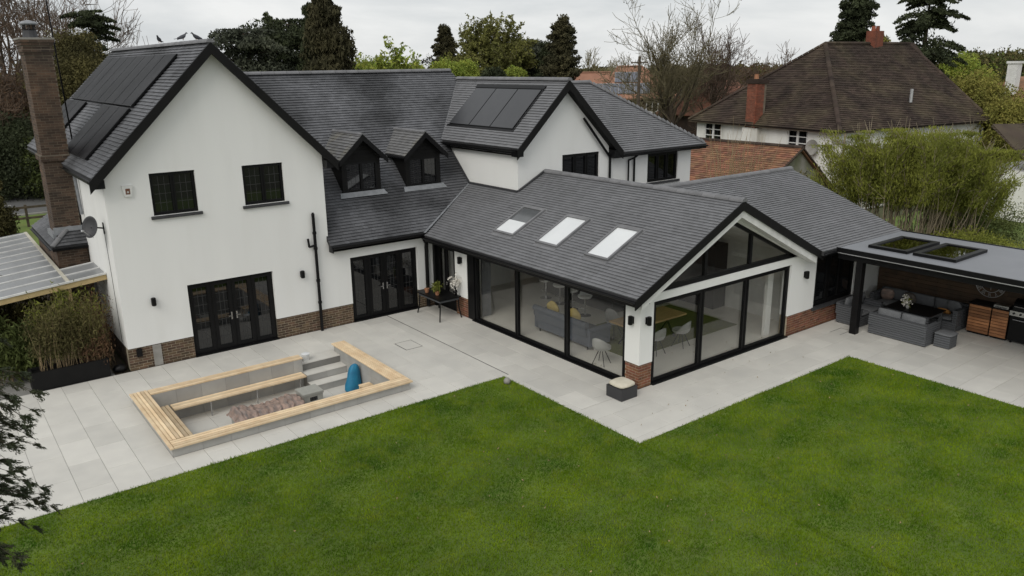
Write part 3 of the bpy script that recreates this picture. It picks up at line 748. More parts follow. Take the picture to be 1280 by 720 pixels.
# solar panels on west slope
def slopebox(bb, O, U, V, u0, u1, v0, v1, n0, n1, r=0.0):
    O = Vector(O); U = Vector(U).normalized(); V = Vector(V).normalized(); Nn = U.cross(V)
    if Nn.z < 0: Nn = -Nn
    q = [O+U*a+V*c+Nn*n0 for a, c in ((u0,v0),(u1,v0),(u1,v1),(u0,v1))]
    if U.cross(V).z < 0: q = q[::-1]
    bb.hexa(q+[p+Nn*(n1-n0) for p in q], r)
def solar(O, U, V, u0, u1, v0, v1, m, n0=.03, n1=.09, cells=True):
    sp = B(); slopebox(sp, O, U, V, u0, u1, v0, v1, n0, n1); so_ = build('solar_panel', sp, 'black', rf_cur)
    g = B(); slopebox(g, O, U, V, u0+.018, u1-.018, v0+.018, v1-.018, n1-.002, n1+.003); build('solar_glass', g, m, so_ if False else rf_cur)
rf_cur = rf
Ow = (-.28,-.3,5.352)
for i in range(8):
    y0 = 1.78+i*1.14; solar(Ow, (0,1,0), (1,0,1), y0, y0+1.12, 2.27, 4.22, 'solar', .05, .10)
for y0 in (1.78, 2.92, 4.06, 7.9, 9.04, 10.0): solar(Ow, (0,1,0), (1,0,1), y0, y0+1.12 if y0 < 9.9 else y0+1.3, .38, 2.2, 'solar', .05, .10)
# --- mid roof with dormers
def zm(y): return y+2.928
mid = [(6.0,-.25,zm(-.25)),(9.33,-.25,2.68),(12.06,.98,3.91),(12.06,2.37,5.30),(13.85,4.3,7.23),(13.9,4.853,7.781),(3.92,4.853,7.781),(6.0,2.76,5.69)]
b_n = [(3.92,4.853,7.781),(13.9,4.853,7.781),(13.9,10,2.63),(6.0,10,2.63)]
rm = roof_slab('roof', [mid, b_n], house, t=.12)
O = Vector((6.0,-.25,2.678))
def uvm(p): return (p[0]-6.0, (p[1]+.25)*math.sqrt(2))
tiles('roof_tiles', O, (1,0,0), (0,1,1), [uvm(p) for p in [(6.0,-.25),(9.33,-.25),(12.06,.98),(12.06,2.37),(14.04,4.56),(13.9,4.853),(3.92,4.853),(6.0,2.76)]], rm, 'tile_old')
ridge_run((3.95,4.853,7.80), (13.9,4.853,7.80), rm)
fascia_gutter((6.06,-.25,2.67), (9.30,-.25,2.67), (0,-1,0), rm, h=.16)
bb = B(); bb.prism([(6.052,-.28,2.62),(6.052,-.28,2.45),(6.052,0,2.45),(6.052,0,2.9)], (.03,0,0)); build('bargeboard', bb, 'black', rm)
bb = B(); bb.box(6.06,9.4,-.24,0,2.50,2.53); build('soffit', bb, 'black_matt', rm)
def dormer(xc, hw, zb, ze, za, yf=1.05):
    hwr = hw+.15
    body = B()
    # cheeks and gable front as one body with window opening
    F = sframe(yf)
    wall_holes(body, F, xc-hw, xc+hw, zb, ze, [(xc-hw+.12, xc+hw-.12, zb+.05, ze-.12)], t=.1)
    body.prism([(xc-hw,yf,ze),(xc+hw,yf,ze),(xc,yf,ze+(za-ze)*.9)], (0,.08,0))
    for sx in (-1,1):
        x = xc+sx*hw; x2 = x-sx*.06
        body.prism([(x,yf+.1,zb),(x,yf+.1,ze),(x,ze-2.928,ze)], (-sx*.06,0,0))
    # horizontal cladding on the gable and cheeks
    do = build('dormer', body, 'black_matt', house)
    cl = B()
    for k in range(5):
        z = ze+.02+k*.13; f = (za-.1-z)/(za-.1-ze); f2 = (za-.1-z-.11)/(za-.1-ze)
        if f2 > .05: cl.prism([(xc-hw*f,yf-.012,z),(xc+hw*f,yf-.012,z),(xc+hw*f2,yf-.012,z+.11),(xc-hw*f2,yf-.012,z+.11)], (0,.014,0))
    build('cladding', cl, 'black_matt', do)
    wb = B(); u0, u1, z0, z1 = xc-hw+.12, xc+hw-.12, zb+.05, ze-.12
    F.box(wb,u0,u0+.06,-.08,0,z0,z1); F.box(wb,u1-.06,u1,-.08,0,z0,z1); F.box(wb,u0+.06,u1-.06,-.08,0,z1-.06,z1); F.box(wb,u0+.06,u1-.06,-.08,0,z0,z0+.06)
    F.box(wb,xc-.045,xc+.045,-.08,.004,z0+.06,z1-.06); build('window_frame', wb, 'frame', do)
    for a, c in ((u0+.06,xc-.045),(xc+.045,u1-.06)):
        pb = B(); F.box(pb,a,c,-.05,-.04,z0+.06,z1-.06); build('pane', pb, 'glass_dark', do)
        lb = B()
        for i in (1,2): u = a+(c-a)*i/3; F.box(lb,u-.004,u+.004,-.04,-.036,z0+.06,z1-.06)
        for i in (1,2,3): z = z0+.06+(z1-z0-.12)*i/4; F.box(lb,a,c,-.04,-.0355,z-.004,z+.004)
        build('leading', lb, 'lead', do)
    fb = B(); fb.prism([(xc-hw-.1,yf-.01,zb+.03),(xc+hw+.1,yf-.01,zb+.03),(xc+hw+.16,yf-.16,zb-.10),(xc-hw-.16,yf-.16,zb-.10)], (0,.01,.012)); build('flashing', fb, 'leadflash', do)
    k = (za-ze)/hwr; yo = yf-.25
    zsl = lambda x: za-k*abs(x-xc)
    xl, xr = xc-hwr, xc+hwr; yb = za-2.928; ye = ze-2.928
    rs = B()
    for xe in (xl, xr): rs.prism([Vector(p)-Vector((0,0,.01)) for p in [(xe,yo,ze),(xc,yo,za),(xc,yb,za),(xe,ye,ze)]], (0,0,-.07))
    build('dormer_roof', rs, 'roof_under', do)
    ln = math.hypot(hwr, za-ze)
    tiles('roof_tiles', (xl,yo,ze), (0,1,0), (hwr,0,za-ze), [(0,0),(ye-yo,0),(yb-yo,ln),(0,ln)], do, 'tile_moss')
    tiles('roof_tiles', (xr,yo,ze), (0,1,0), (-hwr,0,za-ze), [(0,0),(ye-yo,0),(yb-yo,ln),(0,ln)], do, 'tile_moss')
    for sx in (-1,1):
        bb = B(); bb.prism([(xc,yo-.02,za+.0),(xc+sx*(hwr+.03),yo-.02,ze-.02),(xc+sx*(hwr+.03),yo-.02,ze-.20),(xc,yo-.02,za-.2)], (0,.03,0)); build('bargeboard', bb, 'black', do)
        vb = B(); vb.bar((xc+sx*hwr,ye-.02,ze+.0),(xc,yb+.02,za+.01),.10,.02); build('valley', vb, 'leadflash', do)
    gb = B(); gb.tube((xl-.03,yo,ze-.05),(xl-.03,ye,ze-.05),.04); build('gutter', gb, 'black', do)
    ridge_run((xc,yo,za+.015), (xc,yb,za+.015), do, rad=.07, L0=.44)
dormer(7.85, .69, 4.0, 5.12, 5.90); dormer(10.2, .69, 3.98, 5.08, 5.84)
# --- upper gable B
xb, zb_ = 14.04, 7.47; kB = .966
P_l = [(11.86,-2.17,zb_-kB*2.18),(xb,-2.17,zb_),(xb,4.54,zb_),(11.86,2.43,zb_-kB*2.18)]
P_r = [(16.55,-2.17,zb_-kB*2.51),(xb,-2.17,zb_),(xb,4.6,zb_),(16.55,4.6,zb_-kB*2.51)]
rb_ = roof_slab('roof', [P_l, P_r], house)
LB = 2.18*math.sqrt(1+kB*kB)
tiles('roof_tiles', (11.86,-2.17,zb_-kB*2.18), (0,1,0), (1,0,kB), [(0,0),(4.6,0),(6.71,LB),(0,LB)], rb_, 'tile_new')
LR = 2.51*math.sqrt(1+kB*kB)
tiles('roof_tiles', (16.55,-2.17,zb_-kB*2.51), (0,1,0), (-1,0,kB), [(0,0),(6.7,0),(6.7,LR),(0,LR)], rb_, 'tile_new', wdt=.33)
ridge_run((xb,-2.19,zb_+.02), (xb,4.5,zb_+.02), rb_)
fascia_gutter((11.86,-2.15,zb_-kB*2.18-.01), (11.86,2.40,zb_-kB*2.18-.01), (-1,0,0), rb_, h=.14)
barge([(11.80,zb_-kB*2.24),(xb,zb_),(16.62,zb_-kB*2.58)], -2.20, rb_, .30)
vb = B(); vb.bar((11.86,2.43,5.37),(14.04,4.56,7.49),.14,.02); build('valley', vb, 'leadflash', rb_); vb = B(); vb.bar((9.33,-.28,2.66),(12.06,1.0,3.93),.13,.02); build('valley', vb, 'leadflash', rb_)
bb = B(); bb.box(11.80,12.06,-2.19,-1.87,5.10,5.33); build('eave_box', bb, 'black', rb_); bb = B(); bb.box(16.2,16.6,-2.19,-1.87,4.72,5.0); build('eave_box', bb, 'black', rb_)
sb = B(); sb.prism([(11.9,-2.17,5.16),(xb,-2.17,7.24),(xb,-1.87,7.24),(11.9,-1.87,5.16)], (0,0,-.02)); sb.prism([(16.55,-2.17,4.82),(xb,-2.17,7.24),(xb,-1.87,7.24),(16.55,-1.87,4.82)], (0,0,-.02)); sb.box(11.87,12.06,-1.87,2.2,5.12,5.14)
build('soffit', sb, 'black_matt', rb_)
rf_cur = rb_
OB = (11.86,-2.17,zb_-kB*2.18)
sv = lambda x: (x-11.86)*math.sqrt(1+kB*kB)
for (y0,y1) in ((-1.20,.09),(.11,1.37),(1.39,2.66)): solar(OB, (0,1,0), (1,0,kB), y0+2.17, y1+2.17, sv(12.40), sv(13.68), 'solar_grey', .02, .055)
bb = B(); slopebox(bb, OB, (0,1,0), (1,0,kB), .87, 4.93, sv(13.70), sv(13.80), .0, .06); slopebox(bb, OB, (0,1,0), (1,0,kB), .87, 4.93, sv(12.33), sv(12.39), .0, .035); slopebox(bb, OB, (0,1,0), (1,0,kB), .87, .95, sv(12.4), sv(13.7), .0, .035); build('panel_flashing', bb, 'black', rb_)
b = B(); WB = (14.0,15.75,3.86,4.98)
wall_holes(b, sframe(-1.87), 12.06, 16.2, 3.3, 5.08, [WB]); b.prism([(12.06,-1.87,5.08),(16.2,-1.87,5.08),(16.2,-1.87,5.22),(xb,-1.87,7.30),(12.06,-1.87,5.40)][::-1], (0,.28,0)); part('wall', b, 'render')
b = B(); b.box(12.06,12.34,-1.59,3.4,2.9,5.42); part('wall', b, 'render')
window(sframe(-1.87), *WB, house, cols=(.34,.68), recess=.06, lead=False, sill=False)
b = B(); b.path([(14.86,-2.0,6.18),(15.92,-2.0,5.0),(16.22,-1.93,4.75),(16.22,-1.93,3.3)], .045); part('downpipe', b, 'black')
b = B(); b.path([(17.58,-2.1,4.80),(17.5,-1.9,4.62),(17.5,-1.9,3.3)], .04); b.path([(17.5,-1.9,4.62),(17.2,-1.9,4.55),(17.2,-1.9,3.3)], .032); part('downpipe', b, 'black')
# --- hipped part C
sC = .72
hC = [(16.7,-2.2,4.9),(21.2,-2.2,4.9),(17.9,1.1,4.9+sC*3.3),(14.25,1.1,4.9+sC*3.3)]
eC = [(21.2,-2.2,4.9),(21.2,4.4,4.9),(17.9,1.1,4.9+sC*3.3)]
nC = [(21.2,4.4,4.9),(14.25,4.4,4.9),(14.25,1.1,4.9+sC*3.3),(17.9,1.1,4.9+sC*3.3)]
rc = roof_slab('roof', [hC, eC, nC], house)
kC = math.sqrt(1+sC*sC)
tiles('roof_tiles', (16.7,-2.2,4.9), (1,0,0), (0,1,sC), [(0,0),(4.5,0),(1.2,3.3*kC),(-2.45,3.3*kC)], rc, 'tile_new')
tiles('roof_tiles', (21.2,-2.2,4.9), (0,1,0), (-1,0,sC), [(0,0),(6.6,0),(3.3,3.3*kC)], rc, 'tile_new', wdt=.33)
ridge_run((21.15,-2.15,4.94), (17.9,1.1,4.9+sC*3.3+.03), rc, L0=.19, rad=.075, bump=.16, lift=.02)
ridge_run((14.3,1.1,4.9+sC*3.3+.02), (17.9,1.1,4.9+sC*3.3+.02), rc)
fascia_gutter((16.6,-2.2,4.89), (21.2,-2.2,4.89), (0,-1,0), rc, h=.13); fascia_gutter((21.2,-2.2,4.89), (21.2,4.4,4.89), (1,0,0), rc, h=.13)
bb = B(); bb.box(16.5,21.15,-2.16,-1.8,4.74,4.76); build('soffit', bb, 'black_matt', rc)
b = B(); WC = (18.3,20.0,3.6,4.68)
wall_holes(b, sframe(-1.82), 16.2, 20.75, 2.6, 4.76, [WC]); b.box(20.47,20.75,-1.54,4.2,0,4.76); part('wall', b, 'render')
window(sframe(-1.82), *WC, house, cols=(.333,.667), recess=.05, lead=False)
# --- extension roof
kE = .495; exr = 13.232; ezr = 4.49; exl = 9.334; ezl = 2.56
ze_ = lambda x: ezl+kE*(x-exl)
E_l = [(exl,-9.96,ezl),(exr,-9.96,ezr),(exr,-1.87,ezr),(12.06,-1.87,ze_(12.06)),(12.06,.98,ze_(12.06)),(exl,-.30,ezl)]
E_r = [(17.17,-9.96,ezr-kE*(17.17-exr)),(exr,-9.96,ezr),(exr,-1.87,ezr),(17.17,-1.87,ezr-kE*(17.17-exr))]
sW = (4.2-2.56)/4.36
W_s = [(17.13,-10.04,2.56),(21.72,-10.04,2.56),(21.72,-5.68,4.2),(13.82,-5.68,4.2)]
W_n = [(21.72,-1.9,2.78),(13.82,-1.9,2.78),(13.82,-5.68,4.2),(21.72,-5.68,4.2)]
re = roof_slab('roof', [E_l, E_r], house, t=.1)
q5 = math.sqrt(1+kE*kE)
tiles('roof_tiles', (exl,-9.96,ezl), (0,1,0), (1,0,kE), [(0,0),(9.66,0),(10.94,(12.06-exl)*q5),(8.09,(12.06-exl)*q5),(8.09,(exr-exl)*q5),(0,(exr-exl)*q5)], re, 'tile_new')
tiles('roof_tiles', (17.17,-9.96,ezr-kE*(17.17-exr)), (0,1,0), (-1,0,kE), [(0,0),(8.0,0),(8.0,3.93*q5),(0,3.93*q5)], re, 'tile_new', wdt=.33)
ridge_run((exr,-9.99,ezr+.02), (exr,-1.9,ezr+.02), re)
fascia_gutter((exl,-9.95,ezl-.01), (exl,-.30,ezl-.01), (-1,0,0), re, h=.17, gut=.065)
barge([(exl-.06,ezl-.03),(exr,ezr+.0),(17.22,ezr-kE*3.99)], -9.99, re, .23)
barge([(exl+.22,ezl-.12),(exr,ezr-.23),(16.95,ezr-.23-kE*3.72)], -9.93, re, .20, .32, 'white_paint', name='soffit_board')
bb = B(); bb.bar((12.03,.95,ze_(12.06)+.03),(12.03,-1.9,ze_(12.06)+.03),.10,.05); bb.bar((12.03,-1.9,ze_(12.06)+.03),(exr,-1.9,ezr+.06),.10,.05); build('flashing', bb, 'sill', re)
bb = B(); bb.bar((12.03,1.0,3.95),(12.03,2.45,5.35),.05,.10); build('flashing', bb, 'sill', re)
rw = roof_slab('roof', [W_s, W_n], house, t=.12)
kW = math.sqrt(1+sW*sW)
tiles('roof_tiles', (17.13,-10.04,2.56), (1,0,0), (0,1,sW), [(0,0),(4.59,0),(4.59,4.36*kW),(-3.31,4.36*kW)], rw, 'tile_new')
tiles('roof_tiles', (13.82,-1.9,2.78), (1,0,0), (0,-1,1.42/3.78), [(0,0),(7.9,0),(7.9,4.03),(0,4.03)], rw, 'tile_new', wdt=.33)
ridge_run((13.9,-5.68,4.22), (21.74,-5.68,4.22), rw)
fascia_gutter((17.15,-10.04,2.55), (17.75,-10.04,2.55), (0,-1,0), rw, h=.14)
bb = B(); bb.prism([(21.72,-10.04,2.55),(21.72,-5.68,4.19),(21.72,-1.9,2.77),(21.72,-1.9,2.6),(21.72,-5.68,4.0),(21.72,-10.04,2.38)], (.03,0,0)); build('bargeboard', bb, 'black', rw)
# rooflights
OE = (exl,-9.96,ezl); se = lambda x: (x-exl)*q5
for i, (ya, yb2) in enumerate(((-4.02,-3.0),(-6.05,-5.07),(-8.10,-7.17))):
    u0, u1 = ya+9.96, yb2+9.96; v0, v1 = se(10.20), se(11.48)
    bb = B(); sl_ = lambda *a: slopebox(bb, OE, (0,1,0), (1,0,kE), *a)
    f_ = .07
    sl_(u0,u0+f_,v0,v1,0,.085); sl_(u1-f_,u1,v0,v1,0,.085); sl_(u0+f_,u1-f_,v0,v0+f_,0,.08); sl_(u0+f_,u1-f_,v1-f_-.03,v1,0,.09)
    sl_(u0-.07,u0,v0-.04,v1+.07,.0,.022); sl_(u1,u1+.07,v0-.04,v1+.07,.0,.022); sl_(u0,u1,v0-.14,v0,.0,.024); sl_(u0,u1,v1,v1+.10,.0,.026)
    sk = build('rooflight', bb, 'ridge', house)
    vs = v0+(v1-v0)*.47 if i == 0 else v1-f_-.03
    g = B(); slopebox(g, OE, (0,1,0), (1,0,kE), u0+f_, u1-f_, v0+f_, vs, .03, .055); build('blind', g, 'blind', sk)
    if i == 0: g = B(); slopebox(g, OE, (0,1,0), (1,0,kE), u0+f_, u1-f_, vs, v1-f_-.03, .03, .05); build('pane', g, 'blind_dark', sk)
# --- extension walls
FW = wframe(9.857); FS = sframe(-9.61)
b = B(); b.box(9.857,10.34,-9.61,-9.10,ZP,2.44); part('pillar', b, 'render')
p2 = B(); p2.box(9.875,10.33,-9.59,-9.12,0,ZP); p2 = part('plinth', p2, 'mortar')
bricks(wframe(9.875), -9.59, -9.12, 0, ZP, p2, 'brick_red'); bricks(sframe(-9.59), 9.875, 10.33, 0, ZP, p2, 'brick_red')
b = B(); b.box(9.857,10.15,-1.97,-1.27,ZP,2.3); part('pillar', b, 'render')
p2 = B(); p2.box(9.875,10.13,-1.96,-1.28,0,ZP); p2 = part('plinth', p2, 'mortar')
bricks(wframe(9.875), -1.96, -1.28, 0, ZP, p2, 'brick_red')
b = B(); b.box(9.87,10.15,-9.10,0,2.21,2.50); part('header', b, 'black')
b = B(); b.box(9.36,9.87,-9.9,-.24,2.34,2.36); part('soffit', b, 'black_matt')
b = B(); b.box(9.87,10.1,-2.34,-1.975,0,2.21); part('jamb', b, 'black')
fo = window(FW, -9.10, -2.34, .0, 2.21, house, cols=(.34,.68), fw_=.06, sash=.05, recess=.05, sill=False, lead=False, glass='glass', bot=.05, name='sliding_door', nodepth=.10)
tb = B(); tb.box(9.79,9.9,-9.10,-2.3,.0,.03); build('threshold', tb, 'black', fo)
window(FW, -1.27, -.13, .03, 2.21, house, cols=(.55,), fw_=.09, sash=.05, recess=.05, sill=False, lead=False, glass='glass', bot=.3)
b = B(); b.box(9.79,10.1,-.13,-.003,0,2.2); part('jamb', b, 'black')
b = B(); b.path([(9.36,-.22,2.42),(9.5,-.12,2.25),(9.5,-.09,2.1),(9.5,-.09,.05)], .065); b.tube((9.36,-.22,2.5),(9.36,-.22,2.42),.05); part('downpipe', b, 'black')
# gable front
b = B(); GD = (10.34,16.2,0,2.23)
wall_holes(b, FS, 10.34, 17.52, ZP, 2.43, [GD]); 
zr_ = lambda x: ezr-.16-kE*abs(x-exr); zg = lambda x: 3.98-.47*abs(x-exr)
for sgn in (-1,1):
    xo = exr+sgn*3.86; xi = exr+sgn*3.30
    b.prism([(exr,-9.61,zr_(exr)),(xo,-9.61,zr_(xo)),(xo,-9.61,2.43),(xi,-9.61,2.43),(exr,-9.61,zg(exr))], (0,.28,0))
part('wall', b, 'render')
fo = window(FS, *GD, house, cols=(.325,.66), fw_=.07, sash=.055, recess=.06, sill=False, lead=False, glass='glass', bot=.05, name='sliding_door', nodepth=.10)
tb = B(); tb.box(10.34,16.2,-9.68,-9.55,.0,.03); build('threshold', tb, 'black', fo)
gw = B()
yf0, yf1 = -9.56, -9.46
gw.box(exr-3.28,exr+3.28,yf0,yf1,2.43,2.56)
for sgn in (-1,1):
    xe = exr+sgn*3.25
    gw.prism([(exr,yf0,zg(exr)),(xe,yf0,zg(xe)),(xe-sgn*.12,yf0,zg(xe)-.03),(exr,yf0,zg(exr)-.1)], (0,.1,0))
for xm in (12.35,14.27): gw.box(xm-.05,xm+.05,yf0+.004,yf1,2.56,zg(xm)-.02)
gw = part('window', gw, 'frame')
def tripane(pts):
    pb = B(); pb.prism([(x,-9.515,z) for x, z in pts], (0,.01,0)); build('pane', pb, 'glass', gw)
tripane([(exr-3.0,2.56),(12.30,2.56),(12.30,zg(12.3)-.08)]); tripane([(12.40,2.56),(14.22,2.56),(14.22,zg(14.22)-.08),(exr,zg(exr)-.08),(12.40,zg(12.4)-.08)]); tripane([(14.32,2.56),(exr+3.0,2.56),(14.32,zg(14.32)-.08)])
# wall and windows east of the gable
p2 = B(); p2.box(16.2,19.8,-9.59,-9.35,0,ZP); p2 = part('plinth', p2, 'mortar'); bricks(sframe(-9.59), 16.22, 19.78, 0, ZP, p2, 'brick_red', cap=110)
b = B(); b.box(19.8,21.3,-9.60,-9.33,0,ZP); b.box(17.52,21.3,-9.60,-9.33,2.28,2.5); b.box(19.75,21.3,-9.60,-9.33,ZP,2.28); part('wall', b, 'render')
window(FS, 17.52, 19.75, ZP+.02, 2.28, house, cols=(.33,.66), fw_=.07, sash=.05, recess=.04, sill=True, lead=False, bot=.09)
b = B(); b.box(21.3,21.58,-9.6,-1.9,0,2.5); part('wall', b, 'render')
# --- interior of the extension
b = B(); b.box(9.9,21.3,-9.55,.9,-.03,.012); part('floor', b, 'floor')
b = B(); b.box(10.15,17.45,.6,.9,0,2.6); b.box(17.3,17.45,-9.33,.6,0,2.6); part('interior_wall', b, 'int_wall')
b = B()
for (x0,z0,x1,z1,y0,y1) in ((9.9,2.5,exr,ezr-.32,-9.3,-1.8),(17.3,2.3,exr,ezr-.32,-9.3,-1.8)): b.prism([(x0,y0,z0),(x1,y0,z1),(x1,y1,z1),(x0,y1,z0)], (0,0,.04))
b.box(10.15,17.3,-1.8,.6,2.5,2.56); b.prism([(10.15,-1.78,2.5),(17.3,-1.78,2.5),(exr,-1.78,ezr-.3)], (0,.06,0)); part('ceiling', b, 'int_wall')
b = B(); b.box(16.65,17.28,-6.5,-1.0,.02,2.2); part('kitchen_unit', b, 'int_dark')
b = B(); b.box(10.2,10.24,-1.0,-.45,.03,2.1); part('curtain', b, 'shell'); b = B(); b.box(10.25,10.6,-2.25,-2.2,.03,2.1); part('curtain', b, 'cushion_grey')
b = B(); b.box(15.7,15.95,-9.2,-9.1,.02,2.2); part('curtain', b, 'int_wall')
# --- chimney
ch = B(); ch.box(-.745,-.055,4.056,5.05,3.0,8.42); ch.box(-.80,-.03,3.99,5.10,5.45,5.62)
for k, (z0,z1,o) in enumerate(((8.42,8.5,.02),(8.5,8.58,.045),(8.58,8.68,.02),(8.68,8.76,.05),(8.76,8.84,.075))): ch.box(-.745-o,-.055+o,4.056-o,5.05+o,z0,z1)
ch = part('chimney', ch, 'mortar_dark')
bricks(sframe(4.056), -.7505, -.05, 3.05, 5.45, ch, 'brick_dark', objs=False); bricks(wframe(-.745), 4.053, 5.05, 3.05, 5.45, ch, 'brick_dark', objs=False)
bricks(sframe(3.99), -.80, -.03, 5.45, 5.62, ch, 'brick_dark', objs=False); bricks(wframe(-.80), 3.987, 5.10, 5.45, 5.62, ch, 'brick_dark', objs=False)
bricks(sframe(4.056), -.7505, -.05, 5.62, 8.42, ch, 'brick_dark', objs=False); bricks(wframe(-.745), 4.053, 5.05, 5.62, 8.42, ch, 'brick_dark', objs=False)
for (z0,z1,o) in ((8.42,8.5,.02),(8.5,8.58,.045),(8.58,8.68,.02),(8.68,8.76,.05),(8.76,8.84,.075)):
    bricks(sframe(4.056-o), -.745-o, -.055+o, z0-.002, z1+.002, ch, 'brick_dark', objs=False); bricks(wframe(-.745-o), 4.053-o, 5.05+o, z0-.002, z1+.002, ch, 'brick_dark', objs=False)
cb = B(); cb.prism([(-.84,3.98,8.84),(.04,3.98,8.84),(.04,5.14,8.84),(-.84,5.14,8.84)], (0,0,.05)); build('chimney_cap', cb, 'concrete', ch)
cb = B(); cb.lathe((-.48,4.5,8.89), [(.20,0),(.18,.12),(.17,.2)], 14); build('chimney_pot', cb, 'sill', ch)
cb = B(); cb.lathe((-.48,4.5,9.09), [(.15,0),(.15,.03)], 14)
for k in range(8): t = k*math.pi/4; cb.tube((-.48+.15*math.cos(t),4.5+.15*math.sin(t),9.08),(-.48+.15*math.cos(t),4.5+.15*math.sin(t),9.25),.012)
build('chimney_cowl', cb, 'black', ch)
cb = B(); cb.lathe((-.48,4.5,9.25), [(.22,0),(.23,.03),(.16,.09),(.03,.12)], 14); build('cowl_cap', cb, 'leadflash', ch)
# inglenook base and its skirt roof
ib = B(); ib.box(-.83,0.0,3.80,7.8,0,2.92); ib = part('chimney_base', ib, 'mortar_dark')
bricks(sframe(3.80), -.83, 0, 1.9, 2.92, ib, 'brick_dark', objs=False); bricks(wframe(-.83), 3.797, 7.8, 0, 2.92, ib, 'brick_dark', objs=False); bricks(sframe(3.80), -.83, 0, 0, 1.9, ib, 'brick_dark', objs=False)
sk1 = [(-.95,3.67,3.0),(.0,3.67,3.0),(.0,4.39,3.79)]; sk2 = [(-.95,3.67,3.0),(0,4.39,3.79),(0,7.2,3.79),(-.95,7.9,3.0)]
rs = roof_slab('roof', [sk1, sk2], house, t=.08)
tiles('roof_tiles', (-.95,3.67,3.0), (1,0,0), (0,.72,.79), [(0,0),(.95,0),(.95,1.069)], rs, 'tile_old')
tiles('roof_tiles', (-.95,3.67,3.0), (0,1,0), (.95,0,.79), [(0,0),(4.23,0),(3.53,1.2355),(.72,1.2355)], rs, 'tile_old')
ridge_run((-.95,3.67,3.03), (0,4.39,3.82), rs, rad=.08, L0=.4)
fascia_gutter((-.95,3.67,2.99), (0,3.67,2.99), (0,-1,0), rs, h=.1, gut=.045); fascia_gutter((-.95,3.67,2.99), (-.95,7.9,2.99), (-1,0,0), rs, h=.1, gut=.045)
fb = B(); fb.box(-.80,.0,3.98,4.05,3.28,3.5); fb.box(-.83,-.745,4.0,5.1,3.18,3.34); build('flashing', fb, 'leadflash', rs)
b = B(); b.path([(-.10,3.5,5.2),(-.06,3.5,3.9)], .045); b.path([(-.06,3.15,2.3),(-.06,3.15,.05)], .045); part('downpipe', b, 'leadflash')
b = B(); b.path([(5.58,-.09,0),(5.58,-.09,3.7)], .05); b.path([(5.58,-.09,2.75),(5.38,-.09,2.72),(5.36,-.09,2.98)], .035)
for z in (.9,1.6,2.62,3.1): b.tube((5.58,-.09,z),(5.58,-.09,z+.07),.066)
b.lathe((5.58,-.09,3.7), [(.055,0),(.03,.06)], 8); part('soil_pipe', b, 'black')

# ================================================================== THINGS ON THE PATIO
# --- sunken seating
ss = thing('sunken_seating', 'sunken seating pit faced in grey porcelain with pale timber deck boards and three steps down', 'seating pit', (2.4,-4.1,-.6))
def sp_(name, b, m, **k): return build(name, b, m, ss, **k)
b = B(); b.box(-.14,5.06,-5.56,-2.3,-.66,-.605); fl = sp_('pit_floor', b, 'grout')
for i in range(9):
    for j in range(5):
        b = B(); x0 = -.13+i*.62; y0 = -5.55+j*.62
        if x0 > 5.0: continue
        b.box(x0+.003, min(x0+.617,5.05), y0+.003, min(y0+.617,-2.6), -.62, -.6, 0); build('floor_tile', b, 'slab', fl)
def cladding(F, u0, u1, z0, z1, parent, w_=.62, n0=0.0):
    u = u0
    while u < u1-.02:
        e2 = min(u+w_, u1); bb = B(); F.box(bb, u+.002, e2-.002, n0, n0+.018, z0, z1-.002); build('cladding_tile', bb, 'block', parent); u = e2
core = B(); core.box(-.46,-.15,-5.90,-2.28,-.62,.12); core.box(5.07,5.34,-5.90,-2.05,-.62,.12); core.box(-.15,5.07,-5.90,-5.57,-.62,.12); core.box(-.15,3.83,-2.58,-2.30,-.62,.12)
core = sp_('pit_wall', core, 'grout')
cladding(Fr((0,-5.90,0),(1,0,0),(0,-1,0)), -.47, 5.35, .0, .2, core)
cladding(Fr((-.46,0,0),(0,1,0),(-1,0,0)), -5.9, -2.28, .0, .2, core); cladding(Fr((5.34,0,0),(0,1,0),(1,0,0)), -5.9, -2.05, .0, .2, core)
cladding(Fr((0,-2.58,0),(1,0,0),(0,-1,0)), -.13, 3.83, -.6, .2, core); cladding(Fr((5.07,0,0),(0,1,0),(-1,0,0)), -5.55, -2.06, -.6, .2, core)
cladding(Fr((-.15,0,0),(0,1,0),(1,0,0)), -5.55, -2.6, -.6, .2, core); cladding(Fr((0,-5.57,0),(1,0,0),(0,1,0)), -.13, 5.05, -.6, .2, core)
cladding(Fr((3.83,0,0),(0,1,0),(1,0,0)), -2.6, -2.3, -.6, .2, core); cladding(Fr((0,-2.30,0),(1,0,0),(0,1,0)), -.46, 3.83, .0, .2, core)
b = B(); b.box(3.85,5.05,-2.45,-2.0,-.62,-.021); b.box(3.85,5.05,-2.84,-2.45,-.62,-.221); b.box(3.85,5.05,-3.22,-2.84,-.62,-.421); st = sp_('steps', b, 'grout')
for k, (yf, yb2, zt) in enumerate(((-2.46,-2.0,0),(-2.86,-2.46,-.2),(-3.24,-2.86,-.4))):
    for i in range(2):
        x0 = 3.85+i*.6; b = B(); b.box(x0+.002,x0+.598,yf,yb2-.002,zt-.02,zt); build('step_tread', b, 'slab', st)
        b = B(); b.box(x0+.002,x0+.598,yf+.012,yf+.03,zt-.2,zt-.022); build('step_riser', b, 'block', st)
zt0, zt1 = .205, .245
